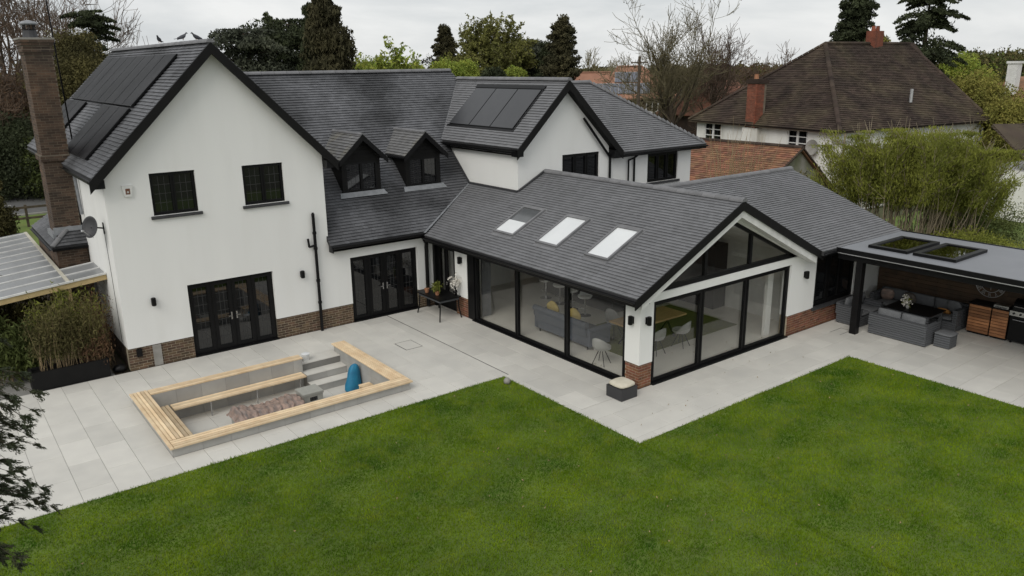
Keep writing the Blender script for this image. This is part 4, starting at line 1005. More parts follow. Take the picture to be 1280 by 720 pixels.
def dboard(x0,x1,y0,y1,z0=zt0,z1=zt1,name='deck_board'):
    bb = B(); z1 = z1+random.uniform(-.0015,.0015); c = .004
    bb.v = [(x0,y0,z0),(x1,y0,z0),(x1,y1,z0),(x0,y1,z0),(x0,y0,z1-c),(x1,y0,z1-c),(x1,y1,z1-c),(x0,y1,z1-c),(x0+c,y0+c,z1),(x1-c,y0+c,z1),(x1-c,y1-c,z1),(x0+c,y1-c,z1)]
    bb.f.append((3,2,1,0))
    for k in range(4): bb.f.append((k,(k+1)%4,4+(k+1)%4,4+k)); bb.f.append((4+k,4+(k+1)%4,8+(k+1)%4,8+k))
    bb.f.append((8,9,10,11)); bb.r = [0]*len(bb.f); build(name, bb, 'deck', ss)
g = .013
for i in range(5): w_ = .083; x0 = -.53+i*w_; dboard(x0, x0+w_-g, -5.56 if i else -5.99, -2.27)
for i in range(4):
    w_ = .104; y0 = -5.99+i*w_; dboard(-.53+.083, 5.40, y0, y0+w_-.022)
for i in range(5): w_ = .083; x0 = 5.0+i*w_; dboard(x0, x0+w_-g, -5.57, -2.02)
for i in range(3): w_ = .11; y0 = -2.60+i*w_; dboard(-.11, 3.87, y0, y0+w_-.022)
b = B(); b.box(-.5,5.37,-5.965,-5.93,.14,.203); b.box(-.5,-.465,-5.93,-2.3,.14,.203); b.box(5.335,5.37,-5.9,-2.05,.14,.203); b.box(-.1,3.83,-2.595,-2.585,.15,.203); 
for i in range(4): w_ = .098; y0 = -3.0+i*w_; dboard(.30, 3.78, y0, y0+w_-g, -.19, -.15, 'bench_board')
for i in range(4): w_ = .098; x0 = -.12+i*w_; dboard(x0, x0+w_-g, -5.54, -2.61, -.19, -.15, 'bench_board')
for x in (1.2, 2.4, 3.6): b = B(); b.tube((x,-2.95,-.6),(x,-2.95,-.19),.02); sp_('bench_leg', b, 'steel')
for y in (-3.6,-4.8): b = B(); b.tube((.22,y,-.6),(.22,y,-.19),.02); sp_('bench_leg', b, 'steel')
# --- fire pit table under a cover
fp = thing('fire_pit', 'long concrete fire pit under a crumpled brown cover in the sunken seating', 'fire pit', (2.15,-4.25,-.6))
b = B(); b.box(1.38,2.98,-4.62,-3.95,-.6,-.30); build('base', b, 'block', fp)
b = B(); nu, nv = 120, 30; vv = []
for j in range(nv+1):
    for i in range(nu+1):
        u, v = i/nu, j/nv; x = 1.30+1.82*u; y = -4.72+.92*v
        ed = min(u, 1-u, v*.55, (1-v)*.55); ph = 2.2*math.sin(v*2.5+u*3)+1.3*math.sin(u*9.3)
        z = -.14+.022*math.sin(u*62+ph)*(.45+.55*math.sin(u*13+1)**2)+.009*math.sin(u*101+ph*1.7)+.008*math.sin(v*23+u*31)-.045*(2*v-1)**2
        z += .12*math.exp(-((u-.12)**2*45+(v-.62)**2*7))+.06*math.exp(-((u-.82)**2*40+(v-.6)**2*10))-.03*math.exp(-((u-.45)**2*20+(v-.75)**2*20))
        if ed < .06: z -= (.06-ed)/.06*(.16+.05*math.sin(u*40+v*22))
        vv.append((x+.02*math.sin(v*22+u*5), y+.02*math.sin(u*40), max(z, -.42)))
b.v = vv; b.f = [(j*(nu+1)+i, j*(nu+1)+i+1, (j+1)*(nu+1)+i+1, (j+1)*(nu+1)+i) for j in range(nv) for i in range(nu)]; b.r = [0]*len(b.f)
build('cover', b, 'cover', fp, smooth=True)
b = B(); b.box(3.17,3.70,-4.22,-3.72,-.6,-.20); b.box(3.15,3.72,-4.24,-3.70,-.20,-.14)
gb_ = thing('gas_bottle_box', 'square stone-grey gas bottle box beside the fire pit cover', 'storage box', (3.44,-3.9,-.6)); build('body', b, 'stonebox', gb_)
b = B(); b.box(3.34,3.54,-4.226,-4.218,-.36,-.26); build('hatch', b, 'black', gb_)
for x in (3.38, 3.44, 3.50): b = B(); b.box(x-.012,x+.012,-4.23,-4.227,-.35,-.27); build('slat', b, 'sill', gb_)
# blue cover
b = B(); n = 14; prof = ((.22,0),(.25,.06),(.235,.2),(.2,.34),(.17,.5),(.135,.64),(.09,.72),(.03,.75))
b.lathe((0,0,0), prof, n)
b.v = [(x*(1+.10*math.sin(6*math.atan2(y,x)+z*7)), y*.72*(1+.1*math.sin(5*math.atan2(y,x)-z*9)), z) for x,y,z in b.v]
b.v = [(x+4.80+.10*z, y-3.72, z-.6) for x,y,z in b.v]
o = build('covered_parasol', b, 'blue', None, smooth=True); tag(o, 'bright blue tied cover standing on the pit floor against the end wall', 'cover')
# small pallet stool
ps = thing('timber_stool', 'low slatted pale timber stool beside the blue cover in the pit', 'stool', (4.85,-4.5,-.6))
for i in range(4): b = B(); b.box(4.70,5.02,-4.72+i*.115,-4.72+i*.115+.10,-.27,-.24); build('slat', b, 'deck', ps)
for x in (4.73,4.98):
    for y in (-4.69,-4.3): b = B(); b.box(x-.02,x+.02,y-.02,y+.02,-.6,-.27); build('leg', b, 'deck', ps)
tb = thing('small_tub', 'small crumpled white plastic tub on the top step of the pit', 'tub', (4.12,-2.2,0))
b = B(); b.lathe((4.12,-2.2,0), [(.09,0),(.11,.12),(.115,.17)], 12); build('body', b, 'white_paint', tb); b = B(); b.lathe((4.12,-2.2,.17), [(.12,0),(.12,.02),(.05,.03)], 12); build('lid', b, 'blind', tb)
b = B(); b.blob((3.94,-2.18,.08), .08, jit=.15); o = build('crumpled_bag', b, 'white_paint'); tag(o, 'crumpled white bag beside the white tub on the top step', 'bag')

# --- dark patio table with pots
tt = thing('patio_table', 'dark wicker patio table against the narrow windows in the house corner', 'table', (9.3,-1.1,0))
b = B(); b.box(8.88,9.72,-1.80,-.38,.70,.74); build('tabletop', b, 'black', tt)
b = B(); b.box(8.93,9.67,-1.75,-.43,.62,.70); build('apron', b, 'wicker', tt)
for x, y in ((8.95,-1.72),(9.65,-1.72),(8.95,-.46),(9.65,-.46)):
    b = B(); dx = -.07 if x < 9.2 else .07; dy = -.06 if y < -1 else .06
    b.path([(x,y,.64),(x+dx*.2,y+dy*.2,.35),(x+dx,y+dy,0)], .022); build('leg', b, 'black', tt)
def pot_plant(x, y, z, label, kind):
    t = thing('potted_plant', label, 'pot plant', (x,y,z)); b = B(); b.lathe((x,y,z), [(.06,0),(.085,.12),(.09,.14)], 12); build('pot', b, 'terracotta', t)
    if kind:
        P = RNG.normal(size=(240,3))*np.array([.06,.06,.09])+np.array([x,y,z+.27]); leaves('leaf_mass', P, .05, 'fol_willow', t, aspect=3)
        S = [[x,y,z+.1,x+RNG.normal()*.07,y+RNG.normal()*.07,z+.36,.006,.003] for _ in range(10)]; segs_mesh('stem', S, 'straw', t)
    else:
        for _ in range(5): segs_mesh('stem', [[x,y,z+.1,x+RNG.normal()*.05,y+RNG.normal()*.05,z+.3,.006,.003]], 'fol_brown', t)
pot_plant(9.08,-.72,.74,'small terracotta pot with bare stalks on the dark table','');
pot_plant(9.18,-1.20,.74,'terracotta pot with a leafy green plant on the dark table',1)
dl = thing('dried_flower_vase', 'pale dried flowers in a dark vase at the back of the table', 'vase', (9.68,-1.55,.74))
b = B(); b.lathe((9.66,-1.55,.74), [(.05,0),(.08,.1),(.04,.2),(.05,.24)], 12); build('vase', b, 'black', dl)
P = RNG.normal(size=(220,3))*np.array([.09,.11,.10])+np.array([9.66,-1.55,1.16]); leaves('flowers', P, .06, 'flower', dl, aspect=1.2)
# cushion box by the corner pillar
cbx = thing('storage_cube', 'small dark wicker cube seat with cream cushion by the corner pillar', 'seat', (9.2,-9.62,0))
b = B(); b.box(8.98,9.52,-9.90,-9.36,.0,.30); build('base', b, 'wicker_dark' if 'wicker_dark' in M else 'int_dark', cbx)
b = B(); b.pillow((9.25,-9.63,.35), .55, .55, .15); build('cushion', b, 'cushion_cream', cbx, smooth=True)
# lawn stone
b = B(); b.blob((7.52,-7.18,.06), .095, jit=.08); o = build('garden_ball', b, 'concrete', smooth=True); tag(o, 'grey ball ornament at the inner corner of the lawn', 'ornament')
# --- wall lights
def wall_light(p, nrm, label):
    t = lthing('wall_light', label, 'wall light', p, math.atan2(nrm[1], nrm[0]), 'black up-and-down wall lights')
    if not wall_light.me:
        b = B(); b.box(0,.025,-.05,.05,-.09,.09); wall_light.me.append(b.mesh('back_plate', 'black'))
        b = B(); b.lathe((.085,0,-.115), [(.045,0),(.062,.012),(.062,.218),(.045,.23)], 12); wall_light.me.append(b.mesh('lamp_body', 'black'))
        b = B(); b.box(.02,.05,-.02,.02,-.02,.02); wall_light.me.append(b.mesh('bracket', 'black'))
    for n_, me in zip(('back_plate','lamp_body','bracket'), wall_light.me): link(n_, me, t, world=False)
wall_light.me = []
wall_light((.80,-.0,1.87), (0,-1), 'black wall light left of the leaded french doors under the big gable')
wall_light((5.10,-.0,1.91), (0,-1), 'black wall light between the french doors and the soil pipe')
wall_light((9.857,-1.66,1.90), (-1,0), 'black wall light on the narrow white pillar behind the patio table')
wall_light((9.857,-9.35,1.80), (-1,0), 'black wall light on the left face of the corner pillar')
wall_light((10.09,-9.61,1.80), (0,-1), 'black wall light on the right face of the corner pillar')
wall_light((16.92,-9.61,1.82), (0,-1), 'black wall light right of the gable sliding doors')
# alarm box
al = thing('alarm_box', 'small white alarm box high on the gable wall', 'alarm', (.55,0,4.93))
b = B(); b.prism([(.42,0,5.08),(.69,0,5.08),(.64,0,4.79),(.47,0,4.79)], (0,-.07,0)); build('case', b, 'white_paint', al)
b = B(); b.box(.50,.61,-.076,-.07,4.85,5.0); build('badge', b, 'rust_tile', al)
b = B(); b.tube((.555,-.07,4.91),(.555,-.080,4.91),.026,.026,10); build('badge_mark', b, 'lens', al)
# satellite dish
sd = thing('satellite_dish', 'dark grey mesh satellite dish on the white side wall', 'satellite dish', (0,.75,3.95))
b = B(); b.path([(0,.75,3.9),(-.28,.62,3.98)], .02); b.box(-.02,0,.70,.80,3.75,4.05); build('bracket', b, 'black', sd)
b = B(); K, J = 24, 5; c0 = Vector((-.32,.55,4.0)); nrm = Vector((-.75,-.62,.25)).normalized(); sx = nrm.cross(Vector((0,0,1))).normalized(); sy = nrm.cross(sx)
i0 = 0
for j in range(J+1):
    r_ = j/J
    for k in range(K): t = 2*math.pi*k/K; b.v.append(tuple(c0+sx*(.24*r_*math.cos(t))+sy*(.29*r_*math.sin(t))+nrm*(.07*r_*r_)))
for j in range(J):
    for k in range(K): b.f.append((j*K+k,j*K+(k+1)%K,(j+1)*K+(k+1)%K,(j+1)*K+k)); b.r.append(0)
m_ = b.mesh('reflector', 'sill', True); build_o = link('reflector', m_, sd); md = build_o.modifiers.new('thick', 'SOLIDIFY'); md.thickness = .008
b = B(); tip = c0+nrm*.35+Vector((0,0,-.12)); b.path([tuple(c0+Vector((0,0,-.28))), tuple(tip)], .01); b.tube(tip-nrm*.04, tip+nrm*.03, .025); build('feed_arm', b, 'alu', sd)
b = B(); b.path([(-.008,.74,3.78),(-.008,.66,2.5),(-.008,.62,.7)], .006, 5); build('cable', b, 'sill', sd)
# aerial mast
am = thing('aerial_mast', 'thin black aerial mast rising behind the brick chimney', 'aerial', (.1,5.3,5.4))
b = B(); b.tube((.28,5.3,5.5),(.16,5.3,11.2),.022); build('mast', b, 'black', am); b = B(); b.bar((.24,5.3,8.4),(-.05,5.1,8.4),.02); build('bracket', b, 'black', am)
# pigeons
def pigeon(x, y, z, ang, label):
    t = lthing('pigeon', label, 'bird', (x,y,z), ang, 'pigeons perched on the gable ridge')
    if not pigeon.me:
        b = B(); n = 10
        pr = [(-.17,.03,.005,.05),(-.12,.05,.02,.055),(-.05,.075,.05,.075),(.02,.095,.06,.085),(.07,.125,.045,.07),(.095,.165,.028,.04),(.12,.195,.03,.034),(.145,.19,.018,.02),(.165,.182,.005,.006)]
        for (x_,z_,ry,rz_) in pr:
            for k in range(n): t_ = 2*math.pi*k/n; b.v.append((x_,ry*math.cos(t_),z_+rz_*.7*math.sin(t_)))
        for j in range(len(pr)-1):
            for k in range(n): b.f.append((j*n+k,j*n+(k+1)%n,(j+1)*n+(k+1)%n,(j+1)*n+k)); b.r.append(0)
        b.f.append(tuple(range(n-1,-1,-1))); b.f.append(tuple(range((len(pr)-1)*n,len(pr)*n))); b.r += [0,0]
        pigeon.me.append(b.mesh('body', 'bird', True))
        b = B(); b.prism([(-.26,-.03,.015),(-.13,-.035,.035),(-.13,.035,.035),(-.26,.03,.015)], (0,0,.012)); pigeon.me.append(b.mesh('tail', 'bird'))
        b = B(); b.tube((.01,.02,.05),(.01,.02,-.01),.006,n=5); pigeon.me.append(b.mesh('leg', 'terracotta'))
        b = B(); b.tube((.01,-.02,.05),(.01,-.02,-.01),.006,n=5); pigeon.me.append(b.mesh('leg', 'terracotta'))
    for n_, me in zip(('body','tail','leg','leg'), pigeon.me): link(n_, me, t, world=False)
pigeon.me = []
pigeon(3.03,4.67,8.79,-2.2,'pigeon furthest left on the gable ridge, hunched'); pigeon(3.03,2.13,8.79,.2,'pigeon perched upright on the ridge between the other two'); pigeon(3.03,.84,8.74,3.4,'pigeon crouching low nearest the gable peak')

# ================================================================== PERGOLA AND LOUNGE
pg = thing('garden_canopy', 'flat grey-roofed garden canopy on a black post with timber cladding inside', 'canopy', (18.05,-10.7,0))
def pp(name, b, m, **k): return build(name, b, m, pg, **k)
b = B(); sk_ = [(18.62,20.48,-11.72,-10.66),(18.62,20.48,-13.07,-12.0)]
YE = -18.4
wall_b = B()
xs = [17.85,18.62,20.48,21.62]; ys = [YE,-13.07,-12.0,-11.72,-10.66,-10.02]
for a, c in zip(xs, xs[1:]):
    for d, e2 in zip(ys, ys[1:]):
        if any(h[0] < (a+c)/2 < h[1] and h[2] < (d+e2)/2 < h[3] for h in sk_): continue
        wall_b.box(a,c,d,e2,2.48,2.575)
pp('roof', wall_b, 'grp')
b = B(); b.box(17.80,17.85,YE,-10.02,2.45,2.60); pp('fascia', b, 'black'); b = B(); b.box(21.62,21.67,YE,-9.9,2.36,2.60); pp('fascia', b, 'black')
b = B(); b.box(17.785,17.80,YE,-10.02,2.44,2.46); pp('drip_trim', b, 'alu')
b = B(); b.box(17.93,18.13,YE,-10.04,2.24,2.48); pp('beam', b, 'black')
b = B(); b.box(17.95,18.15,-10.82,-10.62,0,2.24); pp('post', b, 'black')
b = B(); b.box(17.95,18.15,-17.3,-17.1,0,2.24); pp('post', b, 'black')
for h in sk_:
    b = B(); f_ = .09
    b.box(h[0]-.06,h[1]+.06,h[2]-.06,h[2]+f_,2.575,2.66); b.box(h[0]-.06,h[1]+.06,h[3]-f_,h[3]+.06,2.575,2.66); b.box(h[0]-.06,h[0]+f_,h[2]+f_,h[3]-f_,2.575,2.66); b.box(h[1]-f_,h[1]+.06,h[2]+f_,h[3]-f_,2.575,2.66)
    so_ = pp('skylight', b, 'black'); g_ = B(); g_.box(h[0]+f_,h[1]-f_,h[2]+f_,h[3]-f_,2.62,2.635); build('pane', g_, 'glass_tint', so_)
b = B(); b.box(18.13,21.3,YE,-10.05,2.46,2.478)
cz = B()
for a, c in zip([18.13,18.62,20.48,21.3], [18.62,20.48,21.3]):
    for d, e2 in zip(ys, ys[1:]):
        if any(h[0] < (a+c)/2 < h[1] and h[2] < (d+e2)/2 < h[3] for h in sk_): continue
        cz.box(a,c,d,e2,2.455,2.476)
pp('ceiling', cz, 'black_matt')
bw = B(); bw.box(21.3,21.42,YE,-9.62,0,2.46); bw = pp('back_wall', bw, 'black_matt')
z = .02
while z < 2.3:
    y = YE
    while y < -9.7:
        y2 = min(y+random.uniform(2.0,3.2), -9.63); b = B(); b.box(21.275,21.3,y+.003,y2-.003,z,z+.125); build('cladding_board', b, 'dark_board', bw); y = y2
    z += .131
b = B(); b.tube((19.7,-10.25,1.98),(19.7,-11.45,1.98),.03,.03,10); b.bar((19.7,-10.4,1.98),(19.7,-10.4,2.46),.02); b.bar((19.7,-11.3,1.98),(19.7,-11.3,2.46),.02)
hl = thing('patio_heater', 'slim silver bar heater hung under the canopy roof', 'heater', (19.7,-10.85,2.46)); build('heater_tube', b, 'steel', hl)
b = B(); b.box(19.655,19.745,-11.4,-10.3,2.01,2.02); build('reflector', b, 'alu', hl)
sp2 = thing('security_light', 'small round white lamp on the dark timber wall under the canopy', 'lamp', (21.25,-11.6,1.7)); b = B(); b.blob((21.18,-11.62,1.72), .055); build('lamp_head', b, 'lens', sp2, smooth=True); b = B(); b.tube((21.18,-11.62,1.72),(21.275,-11.62,1.72),.015); build('stem', b, 'alu', sp2)
# sofas : base with arms, back cushions, seat cushions
def rotm(x, y, z): return (Matrix.Rotation(z,3,'Z')@Matrix.Rotation(y,3,'Y')@Matrix.Rotation(x,3,'X'))
def wicker_sofa(label, loc, rot, wd, dp=.78, hb=.66, seats=2, arms=(1,1), cush='cushion_grey', cat='sofa'):
    t = lthing('wicker_sofa' if seats > 1 else 'wicker_armchair', label, cat, loc, rot, 'grey wicker lounge furniture under the canopy')
    def lp(n_, b, m, sm=False): return link(n_, b.mesh(n_, m, sm), t, world=False)
    b = B(); b.box(-wd/2,wd/2,0,dp,.03,.30); lp('base', b, 'wicker')
    b = B(); wq = wd/2-.012; b.hexa([(-wq,-.02,.30),(wq,-.02,.30),(wq,.16,.30),(-wq,.16,.30),(-wq,-.05,hb),(wq,-.05,hb),(wq,.06,hb),(-wq,.06,hb)]); lp('back_frame', b, 'wicker')
    for s_, on in zip((-1,1), arms):
        if on: b = B(); b.box(s_*wd/2,s_*(wd/2-.13),-.04,dp,.302,hb-.06); lp('arm', b, 'wicker')
    for x in (-wd/2+.06, wd/2-.06):
        for y in (.06, dp-.06): b = B(); b.box(x-.03,x+.03,y-.03,y+.03,0,.03); lp('foot', b, 'black')
    a0 = -wd/2+(.14 if arms[0] else 0); a1 = wd/2-(.14 if arms[1] else 0); sw = (a1-a0)/seats
    for i in range(seats):
        c = a0+sw*(i+.5)
        b = B(); b.pillow((c,dp*.58,.37), sw-.012, dp*.82, .15, p=9, nu=24); lp('seat_cushion', b, cush, True)
        b = B(); b.pillow((c,.185,.635), sw-.015, .36, .17, rotm(math.pi/2-.16,0,0), p=9, nu=24); lp('back_cushion', b, cush, True)
    return t
wicker_sofa('grey wicker two-seat sofa with its back to the lawn', (18.42,-11.82,0), -math.pi/2, 1.72)
wicker_sofa('grey wicker sofa end against the brick wall behind the black post', (19.3,-9.78,0), math.pi, 1.35, arms=(1,1), seats=2)
wicker_sofa('long wicker sofa along the dark timber wall at the back', (21.2,-11.25,0), math.pi/2, 2.75, seats=3, dp=.80, hb=.74)
def scatter(label, c, s_, rot, m):
    b = B(); b.pillow((0,0,0), s_, .13, s_, rotm(*rot), p=3.2); o = link('scatter_cushion', b.mesh('scatter_cushion', m, True), None, c); tag(o, label, 'cushion', 'scatter cushions on the lounge furniture'); return o
scatter('brown checked scatter cushion on the back sofa beside the pale one', (20.85,-10.95,.62), .42, (-.3,0,math.pi/2), 'cushion_dark')
scatter('tan scatter cushion at the left end of the back sofa', (20.80,-10.25,.62), .42, (-.3,0,math.pi/2+.4), 'cover')
scatter('orange scatter cushion lying at the right end of the back sofa', (20.70,-12.1,.50), .40, (-1.0,0,math.pi/2), 'cushion_orange')
scatter('pale grey scatter cushion propped at the right end of the back sofa', (20.86,-12.32,.66), .46, (-.35,0,math.pi/2), 'cushion_grey')
lt = thing('lounge_table', 'dark glass-topped wicker table between the sofas under the canopy', 'table', (19.6,-11.65,0))
b = B(); b.box(19.26,20.28,-12.35,-10.95,.655,.68); build('tabletop', b, 'black', lt); b = B(); b.box(19.32,20.22,-12.28,-11.02,.56,.655); build('apron', b, 'wicker', lt)
for x in (19.36,20.18):
    for y in (-12.24,-11.06): b = B(); b.box(x-.035,x+.035,y-.035,y+.035,0,.56); build('leg', b, 'wicker', lt)
vf = thing('flower_vase', 'white flowers in a small vase on the dark lounge table', 'vase', (19.6,-11.5,.68))
b = B(); b.lathe((19.6,-11.5,.68), [(.04,0),(.06,.06),(.035,.14),(.045,.17)], 12); build('vase', b, 'shell', vf)
P = []
for _ in range(9):
    c = np.array([19.6,-11.5,.95])+RNG.normal(size=3)*np.array([.09,.09,.05]); P.append(c+RNG.normal(size=(26,3))*.03)
leaves('petals', np.concatenate(P), .05, 'flower', vf, aspect=1.1); leaves('leaf_mass', RNG.normal(size=(60,3))*.06+np.array([19.6,-11.5,.88]), .06, 'fol_willow', vf)
ot = thing('footstool', 'small grey wicker footstool with flat cushion beside the sofa', 'footstool', (18.98,-13.0,0))
b = B(); b.box(18.76,19.20,-13.20,-12.76,.02,.36); build('base', b, 'wicker', ot); b = B(); b.pillow((18.98,-12.98,.40), .52, .52, .09, p=6); build('cushion', b, 'cushion_grey', ot, smooth=True)
# kitchen cabinets
def cabinet(y0, y1, label, n=9):
    t = thing('outdoor_cabinet', label, 'cabinet', (21.0,(y0+y1)/2,0), 'cedar-fronted outdoor kitchen cabinets')
    b = B(); b.box(20.78,21.27,y0,y1,.06,.92); build('carcass', b, 'black_matt', t)
    b = B(); b.box(20.80,21.2,y0+.02,y1-.02,0,.06); build('plinth', b, 'black', t)
    h = .84/n
    for i in range(n): b = B(); b.box(20.75,20.78,y0+.01,y1-.01,.07+i*h,.07+(i+1)*h-.014); build('front_board', b, 'cedar_board', t)
cabinet(-13.40,-12.78,'cedar-boarded outdoor kitchen cabinet nearest the sofas'); cabinet(-13.88,-13.42,'narrow cedar-boarded cabinet beside the barbecue')
b = B(); b.box(20.74,21.27,-13.88,-12.76,.922,.95); o = build('worktop', b, 'black'); tag(o, 'dark worktop over the two cedar cabinets', 'worktop')
b = B(); b.box(20.76,21.1,-13.84,-13.44,.952,1.03); b.tube((20.72,-13.8,.97),(20.72,-13.48,.97),.01); o = build('side_tray', b, 'steel'); tag(o, 'stainless steel tray on the worktop beside the barbecue', 'tray')
bq = thing('barbecue', 'black gas barbecue with steel control panel and closed hood', 'barbecue', (21.0,-14.4,0))
b = B(); b.box(20.72,21.22,-14.85,-13.93,.08,.84); build('cabinet', b, 'black', bq)
b = B(); b.box(20.66,20.72,-14.87,-13.92,.84,.98); build('control_panel', b, 'steel', bq); b = B(); b.box(20.72,21.22,-14.87,-13.92,.842,1.0); build('firebox', b, 'black', bq)
for k in range(5): y = -14.03-k*.175; b = B(); b.tube((20.66,y,.91),(20.62,y,.91),.03,.026,12); build('knob', b, 'black', bq)
b = B(); K = 10; prof = [(20.72+.25-.25*math.cos(math.pi*k/K),1.0+.30*math.sin(math.pi*k/K)) for k in range(K+1)]; b.prism([(x,-14.8,z) for x, z in prof], (0,.84,0)); build('hood', b, 'black', bq)
b = B(); b.tube((20.67,-14.75,1.12),(20.67,-14.02,1.12),.014); b.tube((20.67,-14.75,1.12),(20.74,-14.75,1.13),.01); b.tube((20.67,-14.02,1.12),(20.74,-14.02,1.13),.01); build('handle', b, 'steel', bq)
b = B(); b.tube((20.68,-14.75,.72),(20.68,-14.02,.72),.012); build('door_handle', b, 'steel', bq)
for y in (-14.02,-14.76): b = B(); b.tube((20.78,y-.02,.04),(20.78,y+.02,.04),.04,.04,10); build('wheel', b, 'black', bq)
# skeleton wall clock
ck = thing('wall_clock', 'large open-frame metal clock with roman numerals on the dark timber wall', 'clock', (21.26,-13.1,1.55))
def cpt(r_, t, x=21.24): return (x, -13.1-r_*math.sin(t), 1.50+r_*math.cos(t))
for R_ in (.42,.27):
    b = B(); K = 36
    for k in range(K): b.tube(cpt(R_,2*math.pi*k/K), cpt(R_,2*math.pi*(k+1)/K), .010, n=5, cap=False)
    build('ring', b, 'alu', ck)
rom = {1:'I',2:'II',3:'III',4:'IIII',5:'V',6:'VI',7:'VII',8:'VIII',9:'IX',10:'X',11:'XI',12:'XII'}
for h_, s_ in rom.items():
    b = B(); t = 2*math.pi*h_/12; wds = {'I':.025,'V':.055,'X':.055}; tot = sum(wds[c] for c in s_); u = -tot/2
    def q2(uu, rr): a = t+uu/.345; return cpt(rr, a, 21.238)
    for c in s_:
        wv = wds[c]
        if c == 'I': b.bar(q2(u+wv/2,.29), q2(u+wv/2,.40), .009, .006, (1,0,0))
        if c == 'V': b.bar(q2(u+.005,.40), q2(u+wv/2,.29), .009, .006, (1,0,0)); b.bar(q2(u+wv-.005,.40), q2(u+wv/2,.29), .009, .006, (1,0,0))
        if c == 'X': b.bar(q2(u+.005,.40), q2(u+wv-.005,.29), .009, .006, (1,0,0)); b.bar(q2(u+wv-.005,.40), q2(u+.005,.29), .009, .006, (1,0,0))
        u += wv
    build('numeral', b, 'alu', ck)
b = B(); b.bar(cpt(0,0,21.235), cpt(.2,3.05,21.235), .014, .005, (1,0,0)); build('hour_hand', b, 'alu', ck)
b = B(); b.bar(cpt(0,0,21.233), cpt(.30,.2,21.233), .010, .005, (1,0,0)); build('minute_hand', b, 'alu', ck)

# ================================================================== INSIDE THE EXTENSION
sf = thing('sofa', 'slate-blue rolled-arm sofa seen through the sliding glass doors', 'sofa', (11.2,-5.6,.012))
b = B(); b.box(10.75,11.55,-6.75,-4.45,.14,.40); build('base', b, 'sofa', sf)
b = B(); b.hexa([(10.72,-6.75,.40),(10.92,-6.75,.40),(10.92,-4.45,.40),(10.72,-4.45,.40),(10.60,-6.75,.82),(10.76,-6.75,.82),(10.76,-4.45,.82),(10.60,-4.45,.82)]); build('backrest', b, 'sofa', sf)
b = B(); b.tube((10.68,-6.78,.80),(10.68,-4.42,.80),.09,.09,12); build('back_roll', b, 'sofa', sf)
for y in (-6.78,-4.42): b = B(); b.box(10.74,11.55,y-.07,y+.07,.14,.60); build('arm', b, 'sofa', sf); b = B(); b.tube((10.72,y,.60),(11.57,y,.60),.10,.10,12); build('arm_roll', b, 'sofa', sf)
for i in range(2): b = B(); b.pillow((11.2,-6.2+i*1.15,.47), .66, 1.1, .16); build('seat_cushion', b, 'sofa', sf, smooth=True)
for x in (10.82,11.48):
    for y in (-6.68,-4.52): b = B(); b.tube((x,y,.14),(x,y,.012),.03,.02,8); build('foot', b, 'black', sf)
def icush(y, a, label): b = B(); b.pillow((0,0,0), .44, .13, .44, rotm(-.25,.6,a), p=3); o = link('cushion', b.mesh('cushion', 'cushion_yellow', True), None, (10.93,y,.86)); tag(o, label, 'cushion', 'mustard cushions on the blue sofa')
icush(-5.0, math.pi/2, 'mustard yellow cushion on the left half of the blue sofa'); icush(-5.95, math.pi/2+.2, 'mustard yellow cushion on the right half of the blue sofa')
def shell_seat(t, h, r_=.24, m='shell'):
    b = B(); K, J = 20, 7
    for j in range(J+1):
        f = j/J
        for k in range(K):
            a = 2*math.pi*k/K; back = max(0, -math.cos(a))   # back towards -x
            rr = r_*(.35+.65*math.sin(min(1,f*1.25)*math.pi/2)); z = h+ (f**2.2)*(.10+.30*back**.8)
            b.v.append((rr*math.cos(a)*(1+.06*f), rr*math.sin(a), z))
    for j in range(J):
        for k in range(K): b.f.append((j*K+k,j*K+(k+1)%K,(j+1)*K+(k+1)%K,(j+1)*K+k)); b.r.append(0)
    b.f.append(tuple(range(K-1,-1,-1))); b.r.append(0)
    me = b.mesh('seat_shell', m, True); o = link('seat_shell', me, t, world=False); md = o.modifiers.new('thick','SOLIDIFY'); md.thickness = .015
    b = B(); b.pillow((0,0,h+.03), r_*1.5, r_*1.5, .06, p=3); link('seat_pad', b.mesh('seat_pad', m, True), t, world=False)
def stool_make(label, loc):
    t = lthing('bar_stool', label, 'bar stool', loc, math.pi, 'pale bar stools at the kitchen island')
    shell_seat(t, .60, .24, 'white_paint')
    b = B(); b.tube((0,0,.03),(0,0,.61),.022,.022,10); link('column', b.mesh('column','chrome'), t, world=False)
    b = B(); b.lathe((0,0,0), [(.21,0),(.21,.01),(.05,.03)], 18); link('foot_plate', b.mesh('foot_plate','chrome'), t, world=False)
    b = B(); b.tube((.02,-.12,.28),(.16,-.10,.28),.01); b.tube((.16,-.10,.28),(.16,.10,.28),.01); b.tube((.02,.12,.28),(.16,.10,.28),.01); link('footrest', b.mesh('footrest','chrome'), t, world=False)
    return t
s0 = stool_make('bar stool furthest left behind the blue sofa', (13.28,-1.85,.012))
dup(s0, (13.2,-2.7,.012), math.pi+.1, 'second bar stool from the left behind the blue sofa'); dup(s0, (13.1,-3.45,.012), math.pi-.1, 'third bar stool, half hidden by the door mullion'); dup(s0, (12.95,-4.25,.012), math.pi+.2, 'bar stool furthest right, seen through the third glass panel')
isl = thing('kitchen_island', 'dark kitchen island behind the bar stools', 'kitchen island', (14.1,-3.0,.012))
b = B(); b.box(13.75,14.5,-4.7,-1.2,.012,.88); build('cabinet', b, 'int_dark', isl); b = B(); b.box(13.5,14.55,-4.75,-1.15,.882,.93); build('worktop', b, 'concrete', isl)
